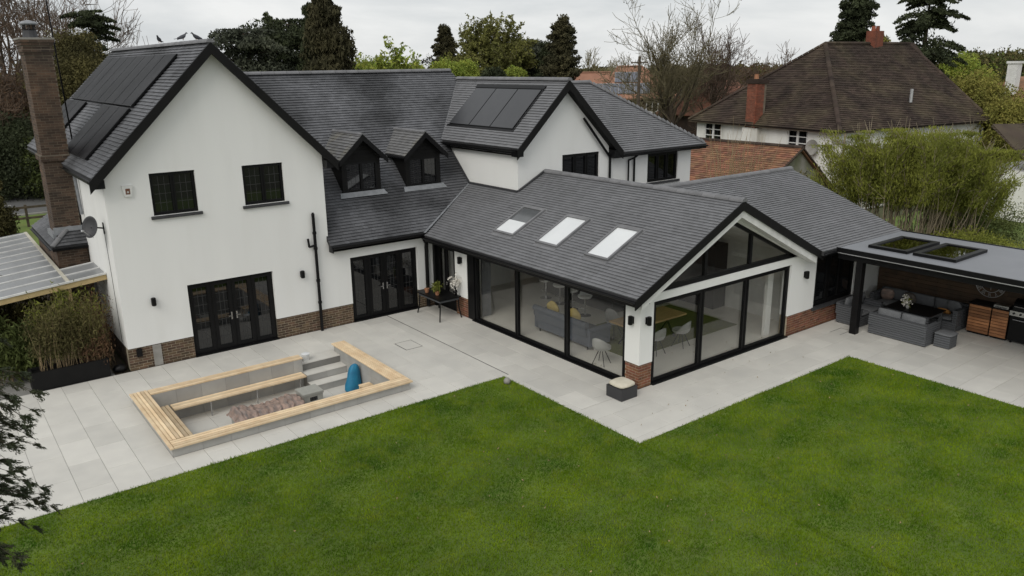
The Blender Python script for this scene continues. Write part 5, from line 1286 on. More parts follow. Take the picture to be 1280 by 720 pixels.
def dchair(label, loc, rot, src=None):
    if src: return dup(src, loc, rot, label)
    t = lthing('dining_chair', label, 'chair', loc, rot, 'grey shell dining chairs')
    shell_seat(t, .42, .26)
    for a in (.78,2.36,3.93,5.5): b = B(); b.tube((.07*math.cos(a),.07*math.sin(a),.43),(.27*math.cos(a),.27*math.sin(a),0),.014,.010,8); link('leg', b.mesh('leg','black'), t, world=False)
    return t
c0_ = dchair('grey shell chair standing alone inside the third sliding door panel', (10.35,-7.75,.012), .3)
rg = B(); rg.box(11.2,16.0,-8.0,-5.2,.013,.022); o = build('rug', rg, 'rug'); tag(o, 'olive green rug under the dining table inside the gable doors', 'rug')
dt = thing('dining_table', 'long oak dining table on the olive rug inside the gable doors', 'table', (12.8,-7.2,.022))
b = B(); b.box(11.6,13.9,-7.7,-6.75,.70,.75); build('tabletop', b, 'oak', dt)
for x in (11.85,13.6):
    for s_ in (-.3,.3): b = B(); b.bar((x,-7.22+s_,.022),(x,-7.22-s_*.6,.70),.06,.03); build('leg', b, 'black', dt)
dchair('shell chair on the garden side of the oak table, left end', (12.1,-8.15,.022), math.pi/2, c0_); dchair('shell chair on the garden side of the oak table, right end', (13.1,-8.2,.022), math.pi/2+.2, c0_)
dchair('shell chair on the kitchen side of the oak table, left end', (12.2,-6.35,.022), -math.pi/2, c0_); dchair('shell chair on the kitchen side of the oak table, right end', (13.3,-6.3,.022), -math.pi/2, c0_)

# ================================================================== LEFT SIDE GARDEN
cp = thing('lean_to_canopy', 'opal polycarbonate lean-to canopy on pine beams beside the chimney', 'canopy', (-.9,5.5,0))
zc = lambda x: 2.47+x*.10
for y0 in np.arange(1.50, 10.2, .86):
    for (xa, xb_) in ((-4.4,-.96),(-.94,-.01)):
        if xb_ > -.5 and y0 > 2.9: continue
        b = B(); y1 = min(y0+.86, 3.64 if xb_ > -.5 else 10.4); b.hexa([(xa,y0,zc(xa)),(xb_,y0,zc(xb_)),(xb_,y1,zc(xb_)),(xa,y1,zc(xa)),(xa,y0,zc(xa)+.016),(xb_,y0,zc(xb_)+.016),(xb_,y1,zc(xb_)+.016),(xa,y1,zc(xa)+.016)]); build('panel', b, 'polyopal', cp)
for y0 in np.arange(1.50, 10.3, .86): 
    xb_ = -.01 if y0 < 3.6 else -.96
    b = B(); b.bar((-4.4,y0,zc(-4.4)+.03),(xb_,y0,zc(xb_)+.03),.032,.03); build('glazing_bar', b, 'white_paint', cp)
    b = B(); b.bar((-4.4,y0,zc(-4.4)-.05),(xb_,y0,zc(xb_)-.05),.045,.09); build('rafter', b, 'pine', cp)
b = B(); b.bar((-4.4,1.455,zc(-4.4)-.055),(-.01,1.455,zc(0)-.055),.035,.16); build('front_board', b, 'pine', cp)
b = B(); b.bar((-4.4,1.43,zc(-4.4)+.045),(-.01,1.43,zc(0)+.045),.05,.05); build('front_trim', b, 'white_paint', cp)
b = B(); b.bar((-.95,1.5,zc(-.95)+.03),(-.95,10.3,zc(-.95)+.03),.09,.03); build('ridge_strip', b, 'strip', cp)
b = B(); b.bar((-.95,1.5,zc(-.95)-.16),(-.95,10.3,zc(-.95)-.16),.07,.14); build('beam', b, 'pine', cp)
for y in (1.7,5.6,9.8): b = B(); b.box(-1.0,-.9,y-.05,y+.05,0,zc(-.95)-.23); build('post', b, 'pine', cp)
for y in (1.7,5.6,9.8): b = B(); b.box(-4.3,-4.2,y-.05,y+.05,0,zc(-4.3)-.1); build('post', b, 'pine', cp)
b = B(); b.face([(-6,0,-.045),(.0,0,-.045),(.0,14,-.045),(-6,14,-.045)]); structure('planting_bed', b, 'bark')
tr_ = thing('planter_trough', 'long black planter trough at the edge of the paving', 'planter', (-1.4,.25,0))
b = B(); b.box(-2.34,-.50,.04,.10,0,.50); b.box(-2.34,-.50,.50,.56,0,.50); b.box(-2.34,-2.28,.10,.50,0,.50); b.box(-.56,-.50,.10,.50,0,.50); b.box(-2.28,-.56,.10,.50,0,.42); build('trough', b, 'black_matt', tr_)
def grasses(name, label, c, rx_, ry_, h, n, m, rad=.009, leaf=.05, cat='plant', stems='straw', nl=1500, top=.45, lm=None, base=0.0):
    t = thing(name, label, cat, (c[0],c[1],base)); S = []; P = []; D_ = []
    for _ in range(n):
        x = c[0]+RNG.uniform(-rx_,rx_); y = c[1]+RNG.uniform(-ry_,ry_); hh = h*RNG.uniform(.6,1.08); q = np.array([x,y,base]); d = np.array([RNG.normal()*.10,RNG.normal()*.10,1.0])
        for k in range(4):
            q2_ = q+d*hh/4; S.append([*q,*q2_,rad*(1-k*.2),rad*(1-(k+1)*.2)]); q = q2_; d = d+RNG.normal(size=3)*.07
            if lm and k >= int(4*top*.6):
                m_ = int(nl/n/2)+1; P.append(q+RNG.normal(size=(m_,3))*np.array([.10,.10,.16])); D_.append(np.tile(d,(m_,1)))
    segs_mesh('stem', S, stems, t, n=3)
    if lm: leaves('foliage', np.concatenate(P), leaf*RNG.uniform(.6,1.3,sum(map(len,P))), lm, t, aspect=3.4, dirs=np.concatenate(D_), spread=.8, rnd_scale=.3)
    return t
grasses('bamboo', 'tall yellow-green bamboo in the black trough', (-1.35,.32), .72, .12, 1.55, 60, '', cat='bamboo', nl=4200, lm='fol_olive', leaf=.035, base=.42)
grasses('bamboo', 'brighter bamboo clump behind the trough near the canopy post', (-1.2,1.1), .5, .3, 1.9, 50, '', cat='bamboo', nl=3600, lm='fol_willow', leaf=.04)
grasses('ornamental_grass', 'dry brown stalks between the bamboo and the house wall', (-.45,1.6), .3, .8, 1.8, 90, '', cat='grass clump', nl=1400, lm='fol_russet', leaf=.03, stems='straw')
grasses('leafy_shrub', 'dark leafy shrub left of the black trough under the canopy edge', (-2.5,1.5), .6, .5, 1.3, 50, '', cat='shrub', nl=5200, lm='fol_mid', leaf=.06)
grasses('russet_shrub', 'russet-leaved low shrub in the black trough by the wall', (-.8,.34), .25, .15, .5, 30, '', cat='shrub', nl=1500, lm='fol_russet', leaf=.035, base=.42)
grasses('leafy_shrub', 'green shrub deep under the lean-to canopy', (-2.3,3.6), .9, .8, 1.6, 50, '', cat='shrub', nl=5200, lm='fol_olive', leaf=.06)
ck_ = thing('toy_car', 'faded yellow and red ride-on toy car among the shrubs', 'toy car', (-2.75,2.6,0))
b = B(); b.pillow((-2.75,2.6,.35), .8, .6, .4, p=4); build('body', b, 'plastic_red', ck_, smooth=True)
b = B(); b.pillow((-2.75,2.6,1.02), .62, .56, .14, p=5); build('roof', b, 'plastic_yellow', ck_, smooth=True)
for x in (-3.02,-2.48):
    for y in (2.36,2.84): b = B(); b.bar((x,y,.45),(x,y,1.0),.07); build('pillar', b, 'plastic_yellow', ck_)
for x in (-3.0,-2.5):
    for y in (2.3,2.9): b = B(); b.tube((x,y-.05,.13),(x,y+.05,.13),.13,.13,14); build('wheel', b, 'black', ck_)
pb_ = thing('plastic_bag_bundle', 'black bundle at the foot of the brick wall corner beside the trough', 'bag', (-.25,.2,0)); b = B(); b.blob((-.22,.22,.10), .14, jit=.16, sq=(1.3,1,.8)); build('bundle', b, 'black', pb_, smooth=True)
# --- road, verge and fence beyond
b = B(); b.face([(-60,30.5,-.04),(60,30.5,-.04),(60,39.5,-.04),(-60,39.5,-.04)]); structure('road', b, 'asphalt')
road = None
for k in range(10):
    b = B(); x = -14+k*4.2; b.face([(x,34.95,-.034),(x+2.2,34.95,-.034),(x+2.2,35.07,-.034),(x,35.07,-.034)]); o = build('road_marking', b, 'roadpaint'); o['kind'] = 'structure'
b = B(); b.box(-60,60,30.3,30.5,-.05,.04); b.box(-60,60,39.5,39.7,-.05,.04); structure('kerb', b, 'concrete')
b = B(); b.face([(-30,14,-.045),(14,14,-.045),(14,30.3,-.045),(-30,30.3,-.045)]); b.face([(-40,39.7,-.045),(40,39.7,-.045),(40,46,-.045),(-40,46,-.045)]); structure('verge', b, 'rough_grass')
fe = thing('post_and_rail_fence', 'weathered timber post-and-rail fence between the garden and the road', 'fence', (0,26.2,0))
for k in range(12): x = -9.3+k*2.0; b = B(); b.box(x-.06,x+.06,26.14,26.26,-.05,1.15); build('post', b, 'bark', fe)
for z in (.45,1.02):
    for k in range(6): x = -9.3+k*4; b = B(); b.box(x,x+3.98,26.09,26.14,z-.06,z+.06); build('rail', b, 'bark', fe)

# ================================================================== NEIGHBOURING BUILDINGS
def hip_roof_tiles(name, O, U, V, poly, parent, m, exp=.15, wdt=.33):
    return tiles(name, O, U, V, poly, parent, m, wdt=wdt, exp=exp, thick=.035)
# --- white cottage with big brown hipped roof
th = math.radians(-8.5); s_ = Vector((math.cos(th), math.sin(th), 0)); w_ = Vector((-math.sin(th), math.cos(th), 0))
NB = Vector((34.87,.22,0)); NI = NB+s_*.4+w_*.4
nb = thing('neighbour_house', 'old white rendered house with big weathered brown hipped roof behind the garden', 'house', tuple(NB))
def nP(u, v, z): return NB+s_*u+w_*v+Vector((0,0,z))
LX, LW, ZE, ZR = 13.2, 11.7, 4.4, 8.95; ap = (5.2, LW/2)
R0 = nP(ap[0], ap[1], ZR); R1 = nP(13.0, ap[1], ZR-.02)
fw_face = [nP(0,0,ZE), nP(0,LW,ZE), R0]; fs_face = [nP(0,0,ZE), nP(LX,0,ZE), R1, R0]; fn_face = [nP(0,LW,ZE), nP(LX,LW,ZE), R1, R0]; fe_face = [nP(LX,0,ZE), nP(LX,LW,ZE), R1]
def nbuild(n_, b, m, p=nb, **k): return build(n_, b, m, p, **k)
b = B()
for P_ in (fw_face, fs_face, fn_face, fe_face): b.prism([p-Vector((0,0,.03)) for p in P_], (0,0,-.07))
nr = nbuild('roof', b, 'nb_tile')
dW = math.hypot(ap[0], ZR-ZE); dS = math.hypot(ap[1], ZR-ZE)
hip_roof_tiles('roof_tiles', nP(0,0,ZE), w_, s_*ap[0]+Vector((0,0,ZR-ZE)), [(0,0),(LW,0),(ap[1],dW)], nr, 'nb_tile')
hip_roof_tiles('roof_tiles', nP(0,0,ZE), s_, w_*ap[1]+Vector((0,0,ZR-ZE)), [(0,0),(LX,0),(13.0,dS),(ap[0],dS)], nr, 'nb_tile')
ridge_run(R0+Vector((0,0,.03)), R1+Vector((0,0,.03)), nr, L0=.4, rad=.14, m='nb_tile'); ridge_run(nP(0,0,ZE+.06), R0+Vector((0,0,.03)), nr, L0=.35, rad=.13, m='nb_tile'); ridge_run(nP(0,LW,ZE+.06), R0+Vector((0,0,.03)), nr, L0=.35, rad=.13, m='nb_tile'); ridge_run(nP(LX,0,ZE+.06), R1+Vector((0,0,.03)), nr, L0=.35, rad=.13, m='nb_tile')
b = B(); q = nP(12.6, ap[1]-.7, ZR-.75); b.prism([q, q+s_*.9, q+s_*.9+w_*.7+Vector((0,0,.7)), q+w_*.7+Vector((0,0,.7))], (0,0,.12)); nbuild('gablet', b, 'nb_tile')
FWn = Fr(NI, w_, -s_); FSn = Fr(NI, s_, -w_)
nwin = [(1.98,3.45,3.15,4.34), (8.64,10.22,3.12,4.34)]
b = B(); wall_holes(b, FWn, 0, LW-.8, 0, ZE-.02, nwin, t=.3); nbuild('wall', b, 'render_old')
swin = [(11.95,12.85,3.3,4.0)]
b = B(); wall_holes(b, FSn, .3, LX-.7, 0, ZE-.02, swin, t=.3); nbuild('wall', b, 'render_old')
b = B(); b.hexa([nP(LX-.7,.4,0),nP(LX-.4,.4,0),nP(LX-.4,LW-.4,0),nP(LX-.7,LW-.4,0)]+[nP(LX-.7,.4,ZE-.05),nP(LX-.4,.4,ZE-.05),nP(LX-.4,LW-.4,ZE-.05),nP(LX-.7,LW-.4,ZE-.05)]); nbuild('wall', b, 'render_old')
for wn in nwin: window(FWn, *wn, nb, cols=(.5,), rows=(.33,.66), fw_=.06, sash=.05, recess=.03, lead=True, lead_n=2, lead_m=1, m='white_paint', sillm='white_paint')
for wn in swin: window(FSn, *wn, nb, cols=(.5,), fw_=.06, sash=.05, recess=.03, lead=False, m='white_paint', sillm='white_paint')
b = B(); FWn.box(b, 5.45, 6.65, -.2, .28, 2.6, 4.22); nbuild('chimney_breast', b, 'render_old')
cbk = B(); FWn.box(cbk, 5.62, 6.48, -.4, .24, 4.22, 6.75); cbk = nbuild('chimney', cbk, 'mortar_dark')
bricks(FWn, 5.62, 6.48, 4.24, 6.74, cbk, 'brick_orange', n0=.24, objs=False); bricks(Fr(NI+w_*5.62,-s_,-w_), -.24, .4, 4.24, 6.74, cbk, 'brick_orange', objs=False)
b = B(); FWn.box(b, 5.54, 6.56, -.5, .33, 6.75, 6.93); FWn.box(b, 5.60, 6.50, -.44, .27, 6.931, 7.0); nbuild('chimney_cap', b, 'nb_tile')
b = B(); b.lathe(tuple(FWn.p(6.05,0,7.0)), [(.14,0),(.12,.26),(.14,.28)], 12); nbuild('chimney_pot', b, 'terracotta')
b = B(); q = nP(9.6, ap[1], 0); b.prism([q+Vector((-.5,-.3,8.5)), q+Vector((.5,-.3,8.5)), q+Vector((.5,.3,8.5)), q+Vector((-.5,.3,8.5))], (0,0,1.2)); rc_ = nbuild('chimney', b, 'brick_orange')
for dx in (-.25,.25): b = B(); b.lathe((q.x+dx,q.y,9.7), [(.13,0),(.11,.28),(.13,.3)], 10); nbuild('chimney_pot', b, 'brick_orange', rc_)
b = B(); b.tube(nP(7.6,1.5,ZE+1.2), nP(7.6,1.5,ZE+1.95), .09, .09, 10); nbuild('flue', b, 'alu')
b = B(); FWn.box(b, -.12, LW-.7, .28, .40, ZE-.07, ZE-.01); nbuild('gutter', b, 'black')
b = B(); FSn.box(b, -.3, LX-.3, .28, .40, ZE-.07, ZE-.01); nbuild('gutter', b, 'black')
b = B(); FWn.box(b, -.35, .12, -.3, .12, 0, 3.75); nbuild('buttress', b, 'render_old'); b = B(); FWn.box(b, -.45, .22, -.4, .2, 3.752, 3.9); nbuild('buttress_cap', b, 'concrete')
b = B(); b.path([FWn.p(-.5,.1,4.3), FWn.p(-.5,.1,0)], .05); nbuild('downpipe', b, 'bark_pale')
b = B(); c = FWn.p(1.45,.25,3.45); K = 18
b.lathe((0,0,0), [(.02,.06),(.28,.03),(.40,.0),(.42,-.02),(.40,.02)], K); Rm = (-s_+Vector((0,0,.15))).to_track_quat('Z','Y').to_matrix()
b.v = [tuple(c+Rm@Vector((v[0],v[1],-v[2]))) for v in b.v]; o = build('satellite_dish', b, 'concrete', smooth=True); 
td = thing('satellite_dish', 'round grey satellite dish on the old white neighbouring house wall', 'satellite dish', tuple(c)); o.name = 'reflector'; o.parent = td; o.matrix_parent_inverse = Matrix.Translation(-Vector(c))
b = B(); b.path([FWn.p(1.45,0,3.4), FWn.p(1.45,.22,3.45)], .025); build('bracket', b, 'black', td)
# --- outbuilding with rust tiles
ob = thing('outbuilding', 'low outbuilding with rust-brown tiled roof and grey gable behind the extension', 'outbuilding', (28.5,3,0))
zr2 = 4.02; ridge0, ridge1 = (29.95,-.85), (29.95,8.0)
b = B(); P_a = [Vector((26.7,-.85,2.15)),Vector((26.7,8,2.15)),Vector((29.95,8,zr2)),Vector((29.95,-.85,zr2))]; P_b = [Vector((33.0,-.85,1.75)),Vector((33.0,8,1.75)),Vector((29.95,8,zr2)),Vector((29.95,-.85,zr2))]
for P_ in (P_a, P_b): b.prism([p-Vector((0,0,.02)) for p in P_], (0,0,-.12))
ro = build('roof', b, 'rust_tile', ob)
tiles('roof_tiles', (26.7,-.85,2.15), (0,1,0), (3.25,0,zr2-2.15), [(0,0),(8.85,0),(8.85,3.75),(0,3.75)], ro, 'rust_tile', wdt=.28, exp=.17, thick=.035)
ridge_run((29.95,-.87,zr2+.02), (29.95,8,zr2+.02), ro, rad=.13, m='nb_tile')
b = B(); b.prism([(26.9,-.7,0),(32.9,-.7,0),(32.9,-.7,1.75),(29.95,-.7,zr2-.1),(26.9,-.7,2.15)], (0,.25,0)); build('gable_wall', b, 'render_grey', ob)
b = B(); b.box(26.95,27.2,-.45,7.9,0,2.1); build('wall', b, 'render_grey', ob)
bb = B(); bb.bar((29.95,-.86,zr2-.02),(33.05,-.86,1.72),.14,.06); bb2 = B(); bb2.bar((29.95,-.86,zr2-.02),(26.65,-.86,2.1),.14,.06); build('verge_board', bb, 'nb_tile', ob); build('verge_board', bb2, 'nb_tile', ob)
# --- lower white building far right
lw_ = thing('garden_cottage', 'white low building with brown roof half hidden behind the willow hedge', 'house', (46,-5.5,0))
b = B(); b.prism([(40.2,-7.0,0),(47.5,-8.2,0),(47.5,-8.2,2.5),(40.2,-7.0,2.5)], (.5,3.0,0)); build('wall', b, 'render_old', lw_)
b = B(); b.prism([(39.8,-7.5,2.4),(48.2,-8.8,2.4),(48.9,-6.0,4.3),(41.0,-4.6,4.6)], (0,0,.12)); lr = build('roof', b, 'nb_tile', lw_)
tiles('roof_tiles', (39.8,-7.5,2.53), (8.4,-1.3,0), (1.0,2.9,2.1), [(0,0),(8.5,0),(8.2,3.7),(0,3.7)], lr, 'nb_tile', wdt=.3, exp=.2, thick=.03)
b = B(); b.box(41.6,42.3,-7.55,-7.4,.9,2.0); build('window', b, 'frame', lw_)
# --- orange roofed bungalow with solar panels
og = thing('orange_roof_house', 'distant house with orange tiled hipped roof, grey solar panels and white windows', 'house', (64.8,43.1,0))
Uo = Vector((.703,-.711,0)); Vo = Vector((.711,.703,0)); Oo = Vector((64.8,43.1,0))
def oP(u, v, z): return Oo+Uo*u+Vo*v+Vector((0,0,z))
b = B(); A0, A1 = -9.5, 4.8; za_, zb2 = 4.05, 7.55
faces = [[oP(-4.6,0,za_),oP(A1,0,za_),oP(.3,4.5,zb2),oP(-2.6,4.5,zb2)], [oP(A1,0,za_),oP(A1,9,za_),oP(.3,4.5,zb2)], [oP(-4.6,0,za_-.0),oP(-2.6,4.5,zb2),oP(-4.6,9,za_)], [oP(A1,9,za_),oP(-4.6,9,za_),oP(-2.6,4.5,zb2),oP(.3,4.5,zb2)],
    [oP(-12,2.0,4.4),oP(-4.0,2.0,4.4),oP(-3.4,5.0,6.9),oP(-8.6,5.0,6.9)], [oP(-12,2.0,4.4),oP(-8.6,5,6.9),oP(-12,8,4.4)]]
for P_ in faces: b.prism(P_, (0,0,-.15))
orf = build('roof', b, 'orange_tile', og)
ridge_run(oP(-2.6,4.5,zb2+.03), oP(.3,4.5,zb2+.03), orf, rad=.16, m='orange_tile'); ridge_run(oP(.3,4.5,zb2+.03), oP(A1,0,za_+.03), orf, rad=.14, m='orange_tile'); ridge_run(oP(-2.6,4.5,zb2+.03), oP(-4.6,0,za_+.03), orf, rad=.14, m='orange_tile'); ridge_run(oP(-8.6,5,6.93), oP(-3.4,5,6.93), orf, rad=.14, m='orange_tile')
vS = Vo*4.5+Vector((0,0,zb2-za_)); sl = vS.length
for (r0_, cols_, u0_) in ((.12*sl, 7, -5.2), (.48*sl, 3, -2.85)):
    for k in range(cols_):
        b = B(); slopebox(b, oP(0,0,za_), Uo, vS, u0_+k*.93, u0_+k*.93+.86, r0_, r0_+1.75, .06, .12); o = build('solar_panel', b, 'solar_blue', og)
        b = B(); slopebox(b, oP(0,0,za_), Uo, vS, u0_+k*.93-.035, u0_+k*.93+.0, r0_-.04, r0_+1.80, .05, .125); build('panel_frame', b, 'alu', o)
    b = B(); slopebox(b, oP(0,0,za_), Uo, vS, u0_-.04, u0_+cols_*.93, r0_+1.76, r0_+1.81, .05, .125); build('panel_rail', b, 'alu', og)
b = B(); Fo = Fr(oP(0,.6,0), Uo, -Vo); ow = [(-1.0,-.4,2.2,3.5),(.8,3.0,2.4,3.7),(-3.2,-1.9,1.2,3.4)]; wall_holes(b, Fo, -11.5, 4.3, 0, 4.0, ow, t=.3); build('wall', b, 'brick_dark', og)
for q in ow: window(Fo, *q, og, cols=(.5,) if q[1]-q[0] < 1.5 else (.33,.66), fw_=.09, sash=.05, recess=.02, lead=False, m='white_paint', sillm='white_paint')
b = B(); b.hexa([oP(-8.9,3.2,5.2),oP(-8.1,3.2,5.2),oP(-8.1,3.9,5.2),oP(-8.9,3.9,5.2),oP(-8.9,3.2,7.2),oP(-8.1,3.2,7.2),oP(-8.1,3.9,7.2),oP(-8.9,3.9,7.2)]); build('chimney', b, 'brick_orange', og)
for (u, lab) in ((2.2,1),(4.0,2)):
    pass
# second distant roof right of bare tree
h2 = thing('distant_house', 'small distant orange-brown roof seen through the big bare tree', 'house', (62,26,0))
b = B(); x, y = bearing(905, 75); b.prism([(x-4,y-3,0),(x+4,y-3,0),(x+4,y-3,3.6),(x-4,y-3,3.6)], (0,6,0)); build('wall', b, 'brick_dark', h2)
b = B(); b.prism([(x-4.5,y-3.5,3.5),(x+4.5,y-3.5,3.5),(x+2,y,6.3),(x-2.5,y,6.3)], (0,0,.12)); b.prism([(x-4.5,y-3.5,3.5),(x-2.5,y,6.3),(x-4.5,y+3.5,3.5)], (0,0,.12)); build('roof', b, 'rust_tile', h2)
# far right white chimney house
h3 = thing('distant_house', 'distant brown roof with a white chimney at the far right of the view', 'house', (82,8,0)); x, y = bearing(1292, 90)
b = B(); b.box(x-4,x+5,y-4,y+4,0,4.2); build('wall', b, 'render_old', h3); b = B(); b.prism([(x-5,y-5,4.1),(x+6,y-5,4.1),(x+6,y,6.2),(x-2,y,6.2)], (0,0,.12)); b.prism([(x-5,y-5,4.1),(x-2,y,6.2),(x-5,y+5,4.1)], (0,0,.12)); build('roof', b, 'rust_tile', h3)
x, y = bearing(1274, 86); b = B(); b.box(x-.5,x+.5,y-.4,y+.4,4.8,7.5); b.box(x-.6,x+.6,y-.5,y+.5,7.5,7.7); c3_ = build('chimney', b, 'white_paint', h3)
# white gable glimpsed behind the chimney
h4 = thing('distant_house', 'pale gable of a house glimpsed between the chimney and the solar roof', 'house', (8,48,0)); x, y = bearing(97, 74)
b = B(); b.prism([(x-3,y,0),(x+3,y,0),(x+3,y,5.6),(x,y,8.2),(x-3,y,5.6)], (0,7,0)); build('wall', b, 'render_old', h4)
b = B(); b.prism([(x-3.4,y-.3,5.4),(x,y-.3,8.35),(x,y+7,8.35),(x-3.4,y+7,5.4)], (0,0,.12)); b.prism([(x+3.4,y-.3,5.4),(x,y-.3,8.35),(x,y+7,8.35),(x+3.4,y+7,5.4)], (0,0,.12)); build('roof', b, 'rust_tile', h4)
# pole
x, y = bearing(803, 55); pl_ = thing('telegraph_pole', 'slim wooden telegraph pole in front of the orange-roofed house', 'pole', (x,y,0)); b = B(); b.tube((x,y,0),(x,y,8.4),.13,.09,8); build('pole', b, 'bark', pl_); b = B(); b.bar((x-.5,y+.3,8.0),(x+.5,y-.3,8.0),.08); build('cross_arm', b, 'bark', pl_)

# ================================================================== TREES, HEDGES, SHRUBS
for (px, D, H, W, lab) in ((446,66,8.9,6,'rounded spring-green tree left in the light clump'),(480,68,9.2,7,'rounded spring-green tree in the middle of the light clump'),(512,70,8.7,6,'rounded spring-green tree right in the light clump')):
    bushy(px, D, H, W, lab, 'fol_green', n=8000, leaf=.2, base=.05, blobs=5, name='leafy_tree')
# left: brown woodland beyond the road
bare_tree(-25, 78, 20, 'tall bare brown tree at the extreme left edge', kids=(6,5,5,4))
bare_tree(12, 72, 18.5, 'tall bare twiggy tree rising left of the brick chimney', kids=(7,6,5,4))
bare_tree(52, 84, 21, 'bare tree towering directly behind the brick chimney', kids=(7,6,5,4))
bare_tree(88, 90, 19, 'bare spreading tree right of the chimney top', kids=(6,6,5,4), spread=.75)
bare_tree(128, 95, 14, 'small bare tree whose twigs reach over the solar panels', kids=(6,5,5,4), spread=.8)
for (px, D, H, lab) in ((2,66,9.5,'brown multi-stemmed bare thicket tree at the left edge'),(32,68,9.0,'russet twiggy tree just left of the chimney'),(66,70,8.6,'russet twiggy tree hidden behind the chimney stack'),(100,72,8.4,'brown twiggy tree below the olive ivy-clad tree'),(-22,64,8.5,'low brown bare tree cut by the left edge')):
    bare_tree(px, D, H, lab, kids=(8,7,6,5), multi=3, spread=.8, twigm='twig', leafm='fol_russet', nleaf=9000, leafs=.10)
bushy(97, 66, 10.8, 7.5, 'olive ivy-clad tree between chimney and solar panels', 'fol_olive', n=17000, leaf=.17, name='ivy_clad_tree', base=.2)
conifer(124, 72, 12.3, 6.4, 'dark layered pine whose shelves show above the solar panels', 'fol_dark', n=11000, leaf=.24, layers=8, base=.4, shape=.4, top=.5, gaps=.1, flatk=.3)
bushy(22, 62, 5.2, 9, 'dark evergreen bushes behind the post-and-rail fence', 'fol_dark', n=16000, leaf=.2, name='evergreen_bush', cat='bush', base=0, blobs=5)
bushy(58, 60, 4.2, 6, 'dark rounded bush beside the road right behind the chimney', 'fol_mid', n=9000, leaf=.18, name='evergreen_bush', cat='bush', base=0, blobs=4)
bushy(-40, 38, 4.4, 1.7, 'yellow-green leafy shrub at the left edge before the fence', 'fol_olive', n=5000, leaf=.13, name='leafy_shrub', cat='shrub', base=.05, blobs=5)
# behind the middle roof
conifer(318, 55, 10.3, 8.5, 'wide grey-green cedar left half of the dark clump behind the ridge', 'fol_grey', n=15000, leaf=.24, layers=12, base=.2, shape=.4, top=.45, flatk=.5, clump=.5)
conifer(366, 57, 11.0, 9.5, 'wide dark cedar behind the middle roof ridge', 'fol_dark', n=15000, leaf=.24, layers=12, base=.2, shape=.4, top=.45, flatk=.5, clump=.5)
conifer(344, 62, 12.0, 5.5, 'small pointed spruce tip above the cedar clump', 'fol_dark', n=7000, leaf=.22, layers=14)
bushy(416, 50, 13.6, 3.3, 'tall narrow dark columnar conifer behind the roof', 'fol_brown', n=17000, leaf=.2, name='columnar_conifer', base=.05, blobs=14, aspect=2.4, dirs=np.array([[0,0,1.]]), spread=.5)
bushy(403, 51, 13.0, 2.6, 'shorter left stem of the dark columnar conifer', 'fol_dark', n=11000, leaf=.2, name='columnar_conifer', base=.05, blobs=14, aspect=2.4, dirs=np.array([[0,0,1.]]), spread=.5)
for (px, D, H, lab) in ((452,58,9.2,'bright spring-green tree just right of the columnar conifer'),(482,61,10.0,'bright spring-green tree in the middle of the light clump'),(514,64,9.0,'smaller spring-green tree at the right of the light clump')):
    bare_tree(px, D, H, lab, name='spring_tree', twigm='twig_olive', kids=(7,5,5,4), leafm='fol_green', nleaf=26000, leafs=.21, spread=.8, upw=.2, multi=2)
conifer(561, 90, 12.5, 8.2, 'brownish pointed cypress left of the weeping birch', 'fol_brown', n=11000, leaf=.3, layers=16, shape=.7, flatk=.7)
bare_tree(603, 85, 12.9, 'tall pale weeping birch with light green haze', name='birch_tree', trunkm='bark_pale', twigm='twig_olive', kids=(8,6,5,4), leafm='fol_birch', nleaf=26000, leafs=.22, spread=.5, upw=-.02)
for (px, D, H, W, lab, m) in ((560,62,8.9,5,'bright green low tree behind the ridge end','fol_green'),(590,64,9.2,4.6,'bright green low tree left of the dark yew','fol_green'),(622,58,8.7,3.4,'dark yew bush between the bright green trees','fol_dark'),(648,62,8.6,3.4,'bright green bush right of the dark yew','fol_green')):
    bushy(px, D, H, W, lab, m, n=8000, leaf=.2, base=.1, blobs=6, name='leafy_tree')
bushy(660, 100, 11.2, 6.0, 'flat-topped scots pine above the bushes', 'fol_grey', n=6000, leaf=.3, base=.66, blobs=3, flat=.5, name='pine_tree')
bushy(664, 84, 8.8, 6, 'dark mass of evergreens under the flat-topped pine', 'fol_dark', n=9000, leaf=.26, base=.05, blobs=6, name='evergreen_tree')
conifer(706, 78, 12.4, 5.2, 'dense dark egg-shaped conifer left of the orange roof', 'fol_brown', n=15000, leaf=.26, layers=18, base=.02, shape=.42, top=.18, flatk=.9, clump=.7, name='dense_conifer', droop=.05)
conifer(688, 82, 10.2, 4.4, 'lower shoulder of dark conifer beside the egg-shaped one', 'fol_dark', n=9000, leaf=.26, layers=14, base=.02, shape=.42, top=.2, flatk=.9, clump=.7, name='dense_conifer', droop=.05)
bare_tree(742, 140, 10.6, 'pale distant bare tree left above the orange roof', twigm='twig_olive', kids=(6,5,4,3)); bare_tree(766, 150, 9.4, 'small pale distant bare tree above the orange roof', twigm='twig_olive', kids=(6,5,4,3)); bare_tree(783, 120, 9.6, 'distant bare tree just left of the great bare tree', twigm='twig_olive', kids=(6,5,4,3))
bare_tree(866, 62, 14.3, 'great multi-stemmed bare tree with olive twigs beside the brown roof', twigm='twig_olive', kids=(6,5,5,5), multi=3, spread=.48, r=.26, leafm='fol_olive', nleaf=1800, leafs=.09)
bare_tree(836, 70, 9.6, 'lower bare tree left of the great bare tree', twigm='twig_olive', kids=(6,6,5,4), multi=1)
bare_tree(893, 72, 12.0, 'bare tree right of the great bare tree', twigm='twig', kids=(7,6,5,4), multi=2)
bare_tree(925, 78, 9.4, 'russet twiggy tree above the left slope of the brown roof', twigm='twig', kids=(6,6,5,4), multi=2, leafm='fol_russet', nleaf=3500, leafs=.14)
